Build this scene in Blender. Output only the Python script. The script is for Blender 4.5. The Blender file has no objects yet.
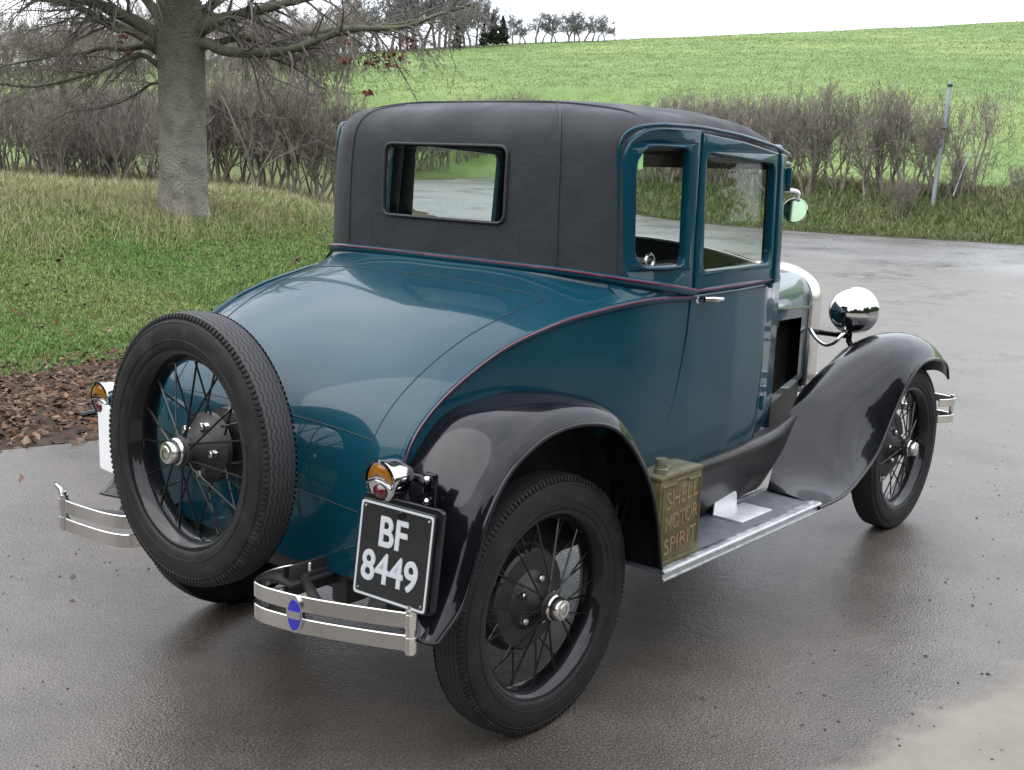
import bpy, bmesh, math, random
import numpy as np
from mathutils import Vector, Matrix
R = math.radians
rng = np.random.default_rng(7)
random.seed(7)
sc = bpy.context.scene
col = sc.collection

# ---------------------------------------------------------------- camera
CAM = np.array([-2.4501, -2.6587, 1.6145])
YAW, PIT, ROL, FOC = 0.705382, -0.194023, 0.032633, 1.170719
_f = np.array([math.cos(PIT)*math.cos(YAW), math.cos(PIT)*math.sin(YAW), math.sin(PIT)])
_r = np.cross(_f, [0, 0, 1]); _r /= np.linalg.norm(_r); _u = np.cross(_r, _f)
_r2 = math.cos(ROL)*_r + math.sin(ROL)*_u; _u2 = -math.sin(ROL)*_r + math.cos(ROL)*_u
cd = bpy.data.cameras.new('camera'); cam = bpy.data.objects.new('camera', cd); col.objects.link(cam)
m = Matrix(((_r2[0], _u2[0], -_f[0], CAM[0]), (_r2[1], _u2[1], -_f[1], CAM[1]), (_r2[2], _u2[2], -_f[2], CAM[2]), (0, 0, 0, 1)))
cam.matrix_world = m
cd.sensor_fit = 'HORIZONTAL'; cd.sensor_width = 36; cd.lens = 36*FOC*1000/1024
cd.clip_start = .05; cd.clip_end = 3000
sc.camera = cam

# ---------------------------------------------------------------- world, sun, exposure
SUN_EL, SUN_AZ = R(52), R(150)          # azimuth measured from +x towards +y
w = bpy.data.worlds.new('World'); sc.world = w; w.use_nodes = True
nt = w.node_tree; nt.nodes.clear()
N = nt.nodes.new; L = nt.links.new
out = N('ShaderNodeOutputWorld'); mix = N('ShaderNodeMixShader')
sky = N('ShaderNodeTexSky'); sky.sky_type = 'NISHITA'; sky.sun_disc = False
sky.sun_elevation = SUN_EL; sky.sun_rotation = R(90)-SUN_AZ
b1 = N('ShaderNodeBackground'); b1.inputs[1].default_value = .12
L(sky.outputs[0], b1.inputs[0])
b2 = N('ShaderNodeBackground'); b2.inputs[1].default_value = 1.0
tc = N('ShaderNodeTexCoord'); nz = N('ShaderNodeTexNoise'); nz.inputs['Scale'].default_value = 2.2; nz.inputs['Detail'].default_value = 5
mp = N('ShaderNodeMapping'); mp.inputs['Scale'].default_value = (1, 1, 3)
L(tc.outputs['Generated'], mp.inputs[0]); L(mp.outputs[0], nz.inputs[0])
cr = N('ShaderNodeValToRGB'); cr.color_ramp.elements[0].color = (.72, .76, .84, 1); cr.color_ramp.elements[1].color = (1.05, 1.07, 1.1, 1)
cr.color_ramp.elements[0].position = .35; cr.color_ramp.elements[1].position = .65
L(nz.outputs[0], cr.inputs[0]); L(cr.outputs[0], b2.inputs[0])
sz0 = N('ShaderNodeSeparateXYZ'); L(tc.outputs['Generated'], sz0.inputs[0]); mg = N('ShaderNodeMapRange'); mg.inputs[1].default_value = 0; mg.inputs[2].default_value = .7; mg.inputs[3].default_value = .68; mg.inputs[4].default_value = 1.25
L(sz0.outputs[2], mg.inputs[0]); L(mg.outputs[0], b2.inputs[1])
mix.inputs[0].default_value = .9
L(b1.outputs[0], mix.inputs[1]); L(b2.outputs[0], mix.inputs[2]); L(mix.outputs[0], out.inputs[0])
sd = bpy.data.lights.new('sun', 'SUN'); sd.energy = .6; sd.angle = R(60); sd.color = (1, .96, .9)
so = bpy.data.objects.new('sun', sd); col.objects.link(so)
dv = Vector((-math.cos(SUN_EL)*math.cos(SUN_AZ), -math.cos(SUN_EL)*math.sin(SUN_AZ), -math.sin(SUN_EL)))
so.rotation_euler = dv.to_track_quat('-Z', 'Y').to_euler(); so.location = (0, 0, 30)
sc.view_settings.view_transform = 'Standard'; sc.view_settings.look = 'None'
sc.view_settings.gamma = 1; sc.view_settings.exposure = 1.42
sc.view_settings.use_curve_mapping = False
sc.render.engine = 'CYCLES'
sc.cycles.max_bounces = 8; sc.cycles.transparent_max_bounces = 16

# ---------------------------------------------------------------- materials
def mat(name, color=(.5, .5, .5), rough=.5, metal=0., coat=0., coat_rough=.03, spec=.5, sheen=0.):
    m = bpy.data.materials.new(name); m.use_nodes = True
    p = m.node_tree.nodes['Principled BSDF']
    p.inputs['Base Color'].default_value = (*color, 1); p.inputs['Roughness'].default_value = rough
    p.inputs['Metallic'].default_value = metal; p.inputs['Coat Weight'].default_value = coat
    p.inputs['Coat Roughness'].default_value = coat_rough; p.inputs['Specular IOR Level'].default_value = spec
    return m
def nodes(m): return m.node_tree.nodes, m.node_tree.links, m.node_tree.nodes['Principled BSDF']
def noise(nt, scale, detail=4, rough=.55, vec=None, coord='Object'):
    n = nt.nodes.new('ShaderNodeTexNoise'); n.inputs['Scale'].default_value = scale
    n.inputs['Detail'].default_value = detail; n.inputs['Roughness'].default_value = rough
    if vec is None:
        t = nt.nodes.new('ShaderNodeTexCoord'); vec = t.outputs[coord]
    nt.links.new(vec, n.inputs['Vector']); return n
def ramp(nt, src, stops):
    r = nt.nodes.new('ShaderNodeValToRGB'); e = r.color_ramp.elements
    while len(e) < len(stops): e.new(.5)
    for k, (p, c) in enumerate(stops):
        e[k].position = p; e[k].color = (*c, 1) if len(c) == 3 else c
    nt.links.new(src, r.inputs[0]); return r
def nospec(m, v=.0):
    m.node_tree.nodes['Principled BSDF'].inputs['Specular IOR Level'].default_value = v; return m
def vary(m, scale, stops, detail=4, bump=0., bscale=None, rough=None, coord='Object'):
    nt = m.node_tree; p = nt.nodes['Principled BSDF']
    n = noise(nt, scale, detail, coord=coord); r = ramp(nt, n.outputs[0], stops)
    nt.links.new(r.outputs[0], p.inputs['Base Color'])
    if rough:
        q = ramp(nt, n.outputs[0], [(.35, (rough[0],)*3), (.65, (rough[1],)*3)]); nt.links.new(q.outputs[0], p.inputs['Roughness'])
    if bump: addbump(m, bscale or scale*6, bump, coord=coord)
    return m
def addbump(m, scale, strength, dist=.01, detail=5, coord='Object'):
    nt = m.node_tree; p = nt.nodes['Principled BSDF']
    n = noise(nt, scale, detail, coord=coord); b = nt.nodes.new('ShaderNodeBump')
    b.inputs['Strength'].default_value = strength; b.inputs['Distance'].default_value = dist
    nt.links.new(n.outputs[0], b.inputs['Height'])
    if p.inputs['Normal'].is_linked: nt.links.new(p.inputs['Normal'].links[0].from_socket, b.inputs['Normal'])
    nt.links.new(b.outputs[0], p.inputs['Normal']); return m

M = {}
M['blue'] = vary(mat('blue_paint', (.006, .05, .085), .32, 0, .5, .03), 3, [(.3, (.0016, .029, .046)), (.7, (.0022, .037, .058))], 5)
addbump(M['blue'], 14, .02, .01, 2); nospec(M['blue'], .08)
M['black'] = vary(mat('black_paint', (.006, .006, .008), .25, 0, .62, .05), 6, [(.3, (.003, .003, .005)), (.7, (.007, .007, .009))], 6)
addbump(M['black'], 10, .03, .01, 3); nospec(M['black'], .05)
M['black_dull'] = vary(nospec(mat('splash_apron_paint', (.006, .006, .007), .42, 0, .22, .18), .15), 9, [(.35, (.004, .004, .005)), (.62, (.012, .011, .011))], 6)
M['stripe'] = mat('pinstripe_paint', (.11, .012, .03), .35, 0, .6)
M['chassis'] = vary(mat('chassis_black', (.012, .012, .013), .5), 12, [(.3, (.008, .008, .009)), (.7, (.025, .023, .022))], 5, .15, 60)
M['dark'] = mat('interior_dark', (.012, .011, .010), .85)
M['seat'] = vary(mat('seat_cloth', (.05, .042, .033), .9), 40, [(.3, (.035, .03, .024)), (.7, (.06, .05, .04))], 4, .2, 200)
M['trim'] = mat('interior_trim', (.045, .06, .05), .8)
# fabric roof
f_ = mat('roof_fabric', (.03, .031, .036), .62, spec=.35)
vary(f_, 5, [(.3, (.011, .0130, .0155)), (.7, (.0175, .0205, .0235))], 7, rough=(.5, .75)); addbump(f_, 900, .35, .001, 2); addbump(f_, 9, .25, .02, 4); M['fabric'] = f_
M['fabric_seam'] = mat('roof_seam', (.012, .012, .015), .6)
M['chrome'] = vary(mat('chrome', (.8, .8, .8), .08, 1), 20, [(.3, (.55, .55, .56)), (.7, (.62, .62, .62))], 4)
M['nickel'] = vary(mat('nickel', (.62, .60, .57), .2, 1), 6, [(.3, (.60, .59, .57)), (.7, (.66, .65, .62))], 3, rough=(.16, .24))
M['alu'] = vary(mat('aluminium_strip', (.6, .6, .6), .35, 1), 30, [(.3, (.45, .46, .47)), (.7, (.62, .63, .64))], 4, rough=(.3, .5))
M['alu_white'] = vary(mat('bright_alu', (.75, .75, .76), .38, .5), 20, [(.3, (.62, .62, .63)), (.7, (.78, .78, .79))], 4)
M['mat_rubber'] = vary(mat('running_board_mat', (.07, .075, .085), .55), 25, [(.3, (.075, .082, .095)), (.7, (.12, .128, .142))], 5, .2, 300)
rb = mat('tyre_rubber', (.010, .010, .011), .55, spec=.25); vary(rb, 18, [(.3, (.009, .009, .010)), (.55, (.014, .0135, .013)), (.75, (.032, .029, .026))], 6, rough=(.5, .7)); addbump(rb, 120, .15, .002); M['rubber'] = rb
# tread: zig-zag grooves from the tyre's UV (u around, v across)
tr = mat('tyre_tread', (.018, .018, .019), .6, spec=.4); nt = tr.node_tree; p = nt.nodes['Principled BSDF']
uv = nt.nodes.new('ShaderNodeUVMap'); sx = nt.nodes.new('ShaderNodeSeparateXYZ'); nt.links.new(uv.outputs[0], sx.inputs[0])
def mth(op, a, b=None, c=None):
    n = nt.nodes.new('ShaderNodeMath'); n.operation = op
    for k, v in enumerate((a, b, c)):
        if v is None: continue
        if isinstance(v, (int, float)): n.inputs[k].default_value = v
        else: nt.links.new(v, n.inputs[k])
    return n.outputs[0]
tri = mth('PINGPONG', mth('MULTIPLY', sx.outputs[0], 76), .5)          # 0..0.5
zz = mth('ADD', mth('MULTIPLY', sx.outputs[1], 6.0), mth('MULTIPLY', tri, .9))
gr = mth('PINGPONG', zz, .5)
g2 = nt.nodes.new('ShaderNodeMapRange'); g2.inputs[1].default_value = .05; g2.inputs[2].default_value = .14; nt.links.new(gr, g2.inputs[0])
bp = nt.nodes.new('ShaderNodeBump'); bp.inputs['Strength'].default_value = 1; bp.inputs['Distance'].default_value = .006
nt.links.new(g2.outputs[0], bp.inputs['Height']); nt.links.new(bp.outputs[0], p.inputs['Normal'])
rr = ramp(nt, g2.outputs[0], [(0, (.006, .006, .006)), (1, (.026, .026, .027))]); nt.links.new(rr.outputs[0], p.inputs['Base Color'])
M['tread'] = tr
M['spoke'] = nospec(mat('wheel_enamel', (.007, .007, .008), .35, 0, .6), .1)
M['plate_white'] = mat('plate_white', (.75, .75, .76), .4)
M['plate_black'] = mat('plate_black', (.009, .009, .01), .35, 0, .3)
M['plate_silver'] = mat('plate_letter', (.42, .44, .46), .4)
M['amber'] = mat('amber_lens', (.20, .075, .004), .15, 0, 1)
M['redlens'] = mat('red_lens', (.07, .004, .006), .12, 0, 1)
M['enamel'] = mat('blue_enamel', (.015, .015, .32), .25, 0, 1)
M['mirror'] = mat('mirror_glass', (.26, .36, .24), .12, 1)  # green of a reflected field put into the mirror's own tint
M['green'] = mat('green_sticker', (.28, .55, .2), .5)
cg = mat('can_paint', (.10, .10, .04), .6, .25)
vary(cg, 14, [(.25, (.07, .036, .02)), (.42, (.085, .068, .03)), (.6, (.115, .10, .045)), (.8, (.16, .13, .07))], 8, .25, 60); M['can'] = cg
M['can_top'] = vary(mat('can_top', (.3, .3, .2), .5, .5), 30, [(.3, (.10, .10, .065)), (.7, (.24, .235, .17))], 6)
M['can_text'] = vary(mat('can_letters', (.25, .1, .06), .7), 60, [(.3, (.11, .075, .035)), (.7, (.27, .17, .085))], 6)
# glass: thin sheet, mostly clear with a fresnel reflection
g = bpy.data.materials.new('window_glass'); g.use_nodes = True; nt = g.node_tree; nt.nodes.clear()
o_ = nt.nodes.new('ShaderNodeOutputMaterial'); mx = nt.nodes.new('ShaderNodeMixShader'); t_ = nt.nodes.new('ShaderNodeBsdfTransparent')
t_.inputs[0].default_value = (.93, .955, .935, 1); gl = nt.nodes.new('ShaderNodeBsdfGlossy'); gl.inputs['Roughness'].default_value = .02
lw = nt.nodes.new('ShaderNodeLayerWeight'); lw.inputs[0].default_value = .5
pw = nt.nodes.new('ShaderNodeMath'); pw.operation = 'POWER'; nt.links.new(lw.outputs['Facing'], pw.inputs[0]); pw.inputs[1].default_value = 4.5
fr = nt.nodes.new('ShaderNodeMath'); fr.operation = 'MULTIPLY_ADD'; nt.links.new(pw.outputs[0], fr.inputs[0]); fr.inputs[1].default_value = .4; fr.inputs[2].default_value = .022
nt.links.new(fr.outputs[0], mx.inputs[0]); nt.links.new(t_.outputs[0], mx.inputs[1]); nt.links.new(gl.outputs[0], mx.inputs[2]); nt.links.new(mx.outputs[0], o_.inputs[0])
M['glass'] = g

# ---------------------------------------------------------------- helpers
def link(name, me, m=None, parent=None, loc=None, smooth=True, auto=None):
    if m:
        me.materials.clear()
        for q in (m if isinstance(m, list) else [m]): me.materials.append(q)
    o = bpy.data.objects.new(name, me); col.objects.link(o)
    if parent: o.parent = parent
    if loc is not None: o.location = loc
    if smooth and len(me.polygons): me.polygons.foreach_set('use_smooth', [True]*len(me.polygons))
    if auto is not None: me.set_sharp_from_angle(angle=R(auto))
    return o
def tag(o, label=None, cat=None, group=None, kind=None):
    for k, v in (('label', label), ('category', cat), ('group', group), ('kind', kind)):
        if v: o[k] = v
    return o
def mesh(v, f):
    me = bpy.data.meshes.new('m'); me.from_pydata([tuple(map(float, p)) for p in v], [], f); me.update(); return me
class MB:
    def __init__(s): s.v = []; s.f = []; s.mi = []
    def add(s, v, f, mi=0):
        o = len(s.v); s.v += [tuple(map(float, p)) for p in v]; s.f += [tuple(o+i for i in q) for q in f]; s.mi += [mi]*len(f)
    def grid(s, P, cu=False, cv=False, mi=0, flip=False):
        P = np.asarray(P); nu, nv = P.shape[:2]; f = []
        for i in range(nu if cu else nu-1):
            for j in range(nv if cv else nv-1):
                a, b, c_, d = i*nv+j, ((i+1) % nu)*nv+j, ((i+1) % nu)*nv+(j+1) % nv, i*nv+(j+1) % nv
                f.append((d, c_, b, a) if flip else (a, b, c_, d))
        s.add(P.reshape(-1, 3), f, mi)
    def box(s, lo, hi, bev=0., mi=0, mat4=None):
        bm = bmesh.new(); bmesh.ops.create_cube(bm, size=1)
        lo = np.array(lo, float); hi = np.array(hi, float)
        for v in bm.verts: v.co = Vector(((lo+hi)/2 + np.array(v.co)*(hi-lo)))
        if bev: bmesh.ops.bevel(bm, geom=list(bm.edges), offset=bev, segments=2, affect='EDGES', profile=.5)
        if mat4: bm.transform(mat4)
        bm.verts.index_update(); s.add([v.co for v in bm.verts], [tuple(v.index for v in f.verts) for f in bm.faces], mi); bm.free()
    def tube(s, pts, r, n=8, mi=0, cap=True):
        pts = np.asarray(pts, float); k = len(pts); rs = np.broadcast_to(np.asarray(r, float), (k,))
        T = np.gradient(pts, axis=0); ln_ = np.linalg.norm(T, axis=1)[:, None]; T = np.where(ln_ > 1e-7, T/np.maximum(ln_, 1e-9), pts[-1]-pts[0]+1e-9); T /= np.linalg.norm(T, axis=1)[:, None]+1e-9
        a = np.array([0, 0, 1.]) if abs(T[0][2]) < .9 else np.array([1., 0, 0]); U = []
        u = a-T[0]*(a@T[0]); u /= np.linalg.norm(u)
        for t in T:
            u = u-t*(u@t); u /= np.linalg.norm(u); U.append(u)
        U = np.array(U); V = np.cross(T, U); th = np.arange(n)/n*2*np.pi
        P = pts[:, None]+rs[:, None, None]*(np.cos(th)[None, :, None]*U[:, None]+np.sin(th)[None, :, None]*V[:, None])
        o = len(s.v); s.grid(P, cv=True, mi=mi)
        if cap:
            s.f += [tuple(o+i for i in range(n)), tuple(o+(k-1)*n+i for i in reversed(range(n)))]; s.mi += [mi]*2
    def lathe(s, prof, origin, axis, n=32, mi=0, a0=0, a1=None):
        """prof: list of (along axis, radius)"""
        ax = np.array(axis, float); ax /= np.linalg.norm(ax); h = np.array([0, 0, 1.]) if abs(ax[2]) < .9 else np.array([1., 0, 0])
        u = np.cross(ax, h); u /= np.linalg.norm(u); v = np.cross(ax, u); full = a1 is None
        th = np.linspace(a0, a1, n) if not full else np.arange(n)/n*2*np.pi
        pr = np.array(prof, float)
        P = np.array(origin)[None, None]+pr[:, 0][:, None, None]*ax+pr[:, 1][:, None, None]*(np.cos(th)[None, :, None]*u+np.sin(th)[None, :, None]*v)
        s.grid(P, cv=full, mi=mi)
    def sweep(s, path, w, t, side, mi=0):
        """flat bar: path pts, w = width along fixed vector side, t thickness along normal"""
        p = np.asarray(path, float); T = np.gradient(p, axis=0); T /= np.linalg.norm(T, axis=1)[:, None]
        sd_ = np.asarray(side, float); Nn = np.cross(T, sd_); Nn /= np.linalg.norm(Nn, axis=1)[:, None]
        b = min(t, w)*.3
        cs = [(-w/2+b, -t/2), (w/2-b, -t/2), (w/2, -t/2+b), (w/2, t/2-b), (w/2-b, t/2), (-w/2+b, t/2), (-w/2, t/2-b), (-w/2, -t/2+b)]
        P = np.stack([p+a*sd_+c*Nn for a, c in cs], 1); o = len(s.v); s.grid(P, cv=True, mi=mi); n = 8; k = len(p)
        s.f += [tuple(o+i for i in range(n)), tuple(o+(k-1)*n+i for i in reversed(range(n)))]; s.mi += [mi]*2
    def build(s, name, m, parent=None, loc=None, smooth=True, auto=35, off=None):
        v = np.array(s.v)
        if off is not None: v = v-np.array(off)
        me = mesh(v, s.f); o = link(name, me, m, parent, loc, smooth)
        me.polygons.foreach_set('material_index', s.mi)
        bm = bmesh.new(); bm.from_mesh(me); bmesh.ops.recalc_face_normals(bm, faces=bm.faces); bm.to_mesh(me); bm.free()
        if auto: me.set_sharp_from_angle(angle=R(auto))
        return o
def cr_spline(pts, n):
    """Catmull-Rom through pts (k,3...) resampled to n"""
    P = np.asarray(pts, float); k = len(P)
    Q = np.concatenate([[2*P[0]-P[1]], P, [2*P[-1]-P[-2]]]); t = np.linspace(0, k-1, n); i = np.minimum(t.astype(int), k-2); u = (t-i)
    u = u.reshape(-1, *([1]*(P.ndim-1)))
    a, b, c_, d = Q[i], Q[i+1], Q[i+2], Q[i+3]
    return .5*(2*b+(c_-a)*u+(2*a-5*b+4*c_-d)*u*u+(3*b-a-3*c_+d)*u**3)
def roundpoly(pts, rad, seg=8):
    out = []; n = len(pts)
    for i in range(n):
        p = np.array(pts[i], float); a = np.array(pts[i-1], float); b = np.array(pts[(i+1) % n], float); r = rad[i] if isinstance(rad, (list, tuple)) else rad
        if r <= 0: out.append(tuple(p)); continue
        da = (a-p)/np.linalg.norm(a-p); db = (b-p)/np.linalg.norm(b-p); A = p+da*r; B = p+db*r
        for k in range(seg+1):
            t = k/seg; out.append(tuple((1-t)**2*A+2*t*(1-t)*p+t*t*B))
    return out
def plate_mesh(outer, holes, thick, bev=0.):
    cu = bpy.data.curves.new('c', 'CURVE'); cu.dimensions = '2D'; cu.fill_mode = 'BOTH'; cu.extrude = thick/2; cu.bevel_depth = bev; cu.bevel_resolution = 2
    if bev: cu.offset = -bev
    for poly in [outer]+holes:
        sp = cu.splines.new('POLY'); sp.points.add(len(poly)-1); sp.use_cyclic_u = True
        for q, (x, y) in zip(sp.points, poly): q.co = (x, y, 0, 1)
    o = bpy.data.objects.new('tmp', cu); col.objects.link(o); bpy.context.view_layer.update()
    me = bpy.data.meshes.new_from_object(o.evaluated_get(bpy.context.evaluated_depsgraph_get()))
    bpy.data.objects.remove(o); bpy.data.curves.remove(cu)
    return me
def text_mesh(s, size, extrude=.001, offset=0.):
    cu = bpy.data.curves.new('t', 'FONT'); cu.body = s; cu.size = size; cu.extrude = extrude; cu.offset = offset; cu.align_x = 'CENTER'; cu.align_y = 'CENTER'
    o = bpy.data.objects.new('tmp', cu); col.objects.link(o); bpy.context.view_layer.update()
    me = bpy.data.meshes.new_from_object(o.evaluated_get(bpy.context.evaluated_depsgraph_get()))
    bpy.data.objects.remove(o); bpy.data.curves.remove(cu)
    return me
def apply_mods(o):
    me = bpy.data.meshes.new_from_object(o.evaluated_get(bpy.context.evaluated_depsgraph_get())); o.modifiers.clear(); o.data = me
def boolean(o, cutter, op='DIFFERENCE'):
    md = o.modifiers.new('b', 'BOOLEAN'); md.operation = op; md.object = cutter; md.solver = 'EXACT'
    bpy.context.view_layer.update(); apply_mods(o); bpy.data.objects.remove(cutter)
def interp(x, tab):
    t = np.array(tab); return np.interp(x, t[:, 0], t[:, 1])

# ================================================================ TERRAIN
GL = np.array([(-60, -4), (-30, 0.5), (-12, 4.2), (-4, 5.3), (1.4, 5.4), (2.4, 5.4), (4, 5.45), (7, 5.8), (10, 7.3), (13, 10.5), (18, 17), (24, 26), (26.85, 30.7), (30.9, 32.2), (39.9, 33.9)], float)   # foot of the left bank
GR = np.array([(30, -60), (27.5, -20), (26.2, 0), (25.0, 5.8), (24.0, 10.7), (25.2, 16), (29, 21.5), (39.9, 33.9)], float)       # foot of the right bank
def seg_dist(p, line):
    d = np.full(len(p), 1e9)
    for a, b in zip(line[:-1], line[1:]):
        ab = b-a; t = np.clip(((p-a)@ab)/(ab@ab), 0, 1); d = np.minimum(d, np.linalg.norm(p-(a+t[:, None]*ab), axis=1))
    return d
def side_of(p, line, sign):
    """signed distance, positive on the bank side"""
    best = np.full(len(p), 1e9); s = np.zeros(len(p))
    for a, b in zip(line[:-1], line[1:]):
        ab = b-a; t = np.clip(((p-a)@ab)/(ab@ab), 0, 1); q = a+t[:, None]*ab; d = np.linalg.norm(p-q, axis=1)
        cr_ = ab[0]*(p[:, 1]-a[1])-ab[1]*(p[:, 0]-a[0]); k = d < best; best[k] = d[k]; s[k] = np.sign(cr_[k])
    return best*s*sign
def zones(p):
    a = seg_dist(p, GL); b_ = seg_dist(p, GR); poly = np.vstack([GL, GR[::-1]]); ins = np.zeros(len(p), bool)
    for q, r_ in zip(poly, np.roll(poly, -1, axis=0)):
        if q[1] == r_[1]: continue
        c_ = (q[1] > p[:, 1]) != (r_[1] > p[:, 1]); ins ^= c_ & (p[:, 0] < (r_[0]-q[0])*(p[:, 1]-q[1])/(r_[1]-q[1])+q[0])
    return np.where(~ins & (a <= b_), a, -a), np.where(~ins & (b_ < a), b_, -b_)
FW = np.array([math.cos(YAW), math.sin(YAW)]); RT = np.array([math.sin(YAW), -math.cos(YAW)])
def sstep(x): x = np.clip(x, 0, 1); return x*x*(3-2*x)
def wob(p, s, seed=0):
    r_ = np.random.default_rng(seed); o = np.zeros(len(p))
    for k in range(6):
        a = r_.uniform(0, 6.28); f = s*(1.7**k)*r_.uniform(.8, 1.2); o += np.sin((p[:, 0]*math.cos(a)+p[:, 1]*math.sin(a))*f+r_.uniform(0, 6.28))/(1.5**k)
    return o/3
def road_rise(p):
    d = (np.asarray(p).reshape(-1, 2)-CAM[:2])@FW
    return .024*np.clip(d-30, 0, 60)*sstep((d-30)/8)
def height(p):
    p = np.asarray(p, float).reshape(-1, 2)
    dl, dr = zones(p)
    q = p-CAM[:2]; d = q@FW; s = q@RT; az = np.clip(s/np.maximum(d, 5), -.6, .6)
    h = .80*sstep(dl/4.6)+.0136*np.clip(dl-4, 0, 11) + .95*sstep(dr/2.8)
    k = np.interp(az, [-.6, -.44, -.28, -.15, -.05, .08, .44, .6], [.075, .080, .094, .106, .116, .128, .164, .172])
    e = np.clip(np.maximum(dl, dr)-3, 0, None); gate = np.maximum(sstep(e/8), sstep((d-48)/30))
    ramp_ = k*np.clip(d-30, 0, 110)*gate
    h = h+ramp_-.03*np.clip(d-150, 0, None); h = np.maximum(h, np.where(d < 150, road_rise(p), -99))
    off = sstep(np.maximum(dl, dr)/1.0)
    h = h+off*(.05*wob(p, .7, 1)+.03*wob(p, 2.5, 2)) + off*sstep((d-40)/60)*.35*wob(p, .05, 5)
    return h, dl, dr
def grid_world(us, vs, name, drop=0., keep=None):
    """sheet over forward distance us and lateral direction vs (fan)"""
    U, V = np.meshgrid(us, vs, indexing='ij'); X = CAM[0]-3*FW[0]+U*FW[0]+U*V*RT[0]; Y = CAM[1]-3*FW[1]+U*FW[1]+U*V*RT[1]
    p = np.stack([X.ravel(), Y.ravel()], 1); h, dl, dr = height(p)
    return U.shape, np.column_stack([p, h-drop]), dl, dr
us = np.concatenate([[-40, -20, -8, -3, -.5], np.linspace(.5, 12, 50), np.geomspace(12.2, 45, 90), np.geomspace(46, 900, 70)])
# rectangular fan would cross itself behind the camera: use a plain lateral width that grows with distance
vs = np.linspace(-1, 1, 220)
U, V = np.meshgrid(us, vs, indexing='ij'); Wd = 14+np.abs(U)*1.0
PX = np.stack([(CAM[0]+U*FW[0]+V*Wd*RT[0]).ravel(), (CAM[1]+U*FW[1]+V*Wd*RT[1]).ravel()], 1)
hh, dl, dr = height(PX)
gp = np.column_stack([PX, hh-.006]).reshape(*U.shape, 3)
b = MB(); b.grid(gp, flip=True)
gm = mat('ground_earth_and_grass', (.1, .14, .04), .95, spec=.15)
nt = gm.node_tree; p = nt.nodes['Principled BSDF']
at = nt.nodes.new('ShaderNodeAttribute'); at.attribute_name = 'zone'
sxyz = nt.nodes.new('ShaderNodeSeparateColor'); nt.links.new(at.outputs['Color'], sxyz.inputs[0])
n1 = noise(nt, .9, 8); n2 = noise(nt, 9, 6); n3 = noise(nt, .07, 6)
rg = ramp(nt, n2.outputs[0], [(.3, (.05, .07, .022)), (.55, (.085, .11, .04)), (.75, (.14, .14, .07))])        # bank turf
rf = ramp(nt, n1.outputs[0], [(.3, (.13, .185, .062)), (.5, (.165, .225, .085)), (.72, (.20, .25, .11))])     # crop field
rf2 = ramp(nt, n3.outputs[0], [(.35, (.75, .85, .8)), (.65, (1.12, 1.08, 1.0))])
mm = nt.nodes.new('ShaderNodeMixRGB'); mm.blend_type = 'MULTIPLY'; mm.inputs[0].default_value = 1; nt.links.new(rf.outputs[0], mm.inputs[1]); nt.links.new(rf2.outputs[0], mm.inputs[2])
rd = ramp(nt, n2.outputs[0], [(.3, (.028, .020, .015)), (.55, (.050, .036, .028)), (.75, (.085, .064, .050))])        # bare earth
mA = nt.nodes.new('ShaderNodeMixRGB'); nt.links.new(sxyz.outputs[0], mA.inputs[0]); nt.links.new(rg.outputs[0], mA.inputs[1]); nt.links.new(mm.outputs[0], mA.inputs[2])
mB = nt.nodes.new('ShaderNodeMixRGB'); nt.links.new(sxyz.outputs[1], mB.inputs[0]); nt.links.new(mA.outputs[0], mB.inputs[1]); nt.links.new(rd.outputs[0], mB.inputs[2])
nt.links.new(mB.outputs[0], p.inputs['Base Color']); addbump(gm, 12, .8, .05, 8); addbump(gm, 1.3, .5, .3, 8)
g = b.build('ground', gm, auto=None); tag(g, kind='structure')
ca = g.data.color_attributes.new('zone', 'FLOAT_COLOR', 'POINT')
Dd = (PX-CAM[:2])@FW
zf = sstep((np.maximum(dr-3.5, dl-9))/3)*sstep((Dd-24)/4); ze = (1-sstep((np.maximum(dl, dr)+.05)/.5))*(1-sstep((Dd-50)/8)); zf = np.maximum(zf, sstep((Dd-50)/8))
cc = np.zeros((len(PX), 4), np.float32); cc[:, 0] = zf; cc[:, 1] = ze; cc[:, 3] = 1
ca.data.foreach_set('color', cc.ravel())

# asphalt sheet: polygon between an edge line on the left and the foot of the right bank
AL = np.array([(-60, -8), (-30, -2.2), (-12, 1.6), (-4, 3.1), (-1.2, 3.5), (.1, 3.32), (.85, 3.12), (2.2, 3.3), (4, 4.2), (7, 5.2), (10, 6.9), (13, 10.1), (18, 16.7), (24, 25.8), (26.85, 30.6), (30.9, 32.1), (39.9, 33.9)], float)
def to_ds(Lx): return np.column_stack([(Lx-CAM[:2])@FW, (Lx-CAM[:2])@RT])
aD = to_ds(cr_spline(AL, 400)); gD = to_ds(cr_spline(GR, 400))
ud = np.concatenate([[-14, -8, -3], np.linspace(0, 14, 80), np.geomspace(14.3, 55.8, 90)])
mb = MB(); K = 100
sl = np.interp(ud, aD[:, 0], aD[:, 1]); sr = np.interp(ud, gD[:, 0], gD[:, 1]); sr = np.where(ud < -8, np.maximum(sr, 20), sr)
sl = sl+.10*np.sin(ud*3.1)*np.sin(ud*1.3+1)+.05*np.sin(ud*9)
s_ = np.linspace(0, 1, K); SS = sl[:, None]*(1-s_)+sr[:, None]*s_; DD = np.repeat(ud[:, None], K, 1)
SP = np.stack([CAM[0]+DD*FW[0]+SS*RT[0], CAM[1]+DD*FW[1]+SS*RT[1]], -1)
SP3 = np.dstack([SP, road_rise(SP.reshape(-1, 2)).reshape(DD.shape)+.0])
mb.grid(SP3)
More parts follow.
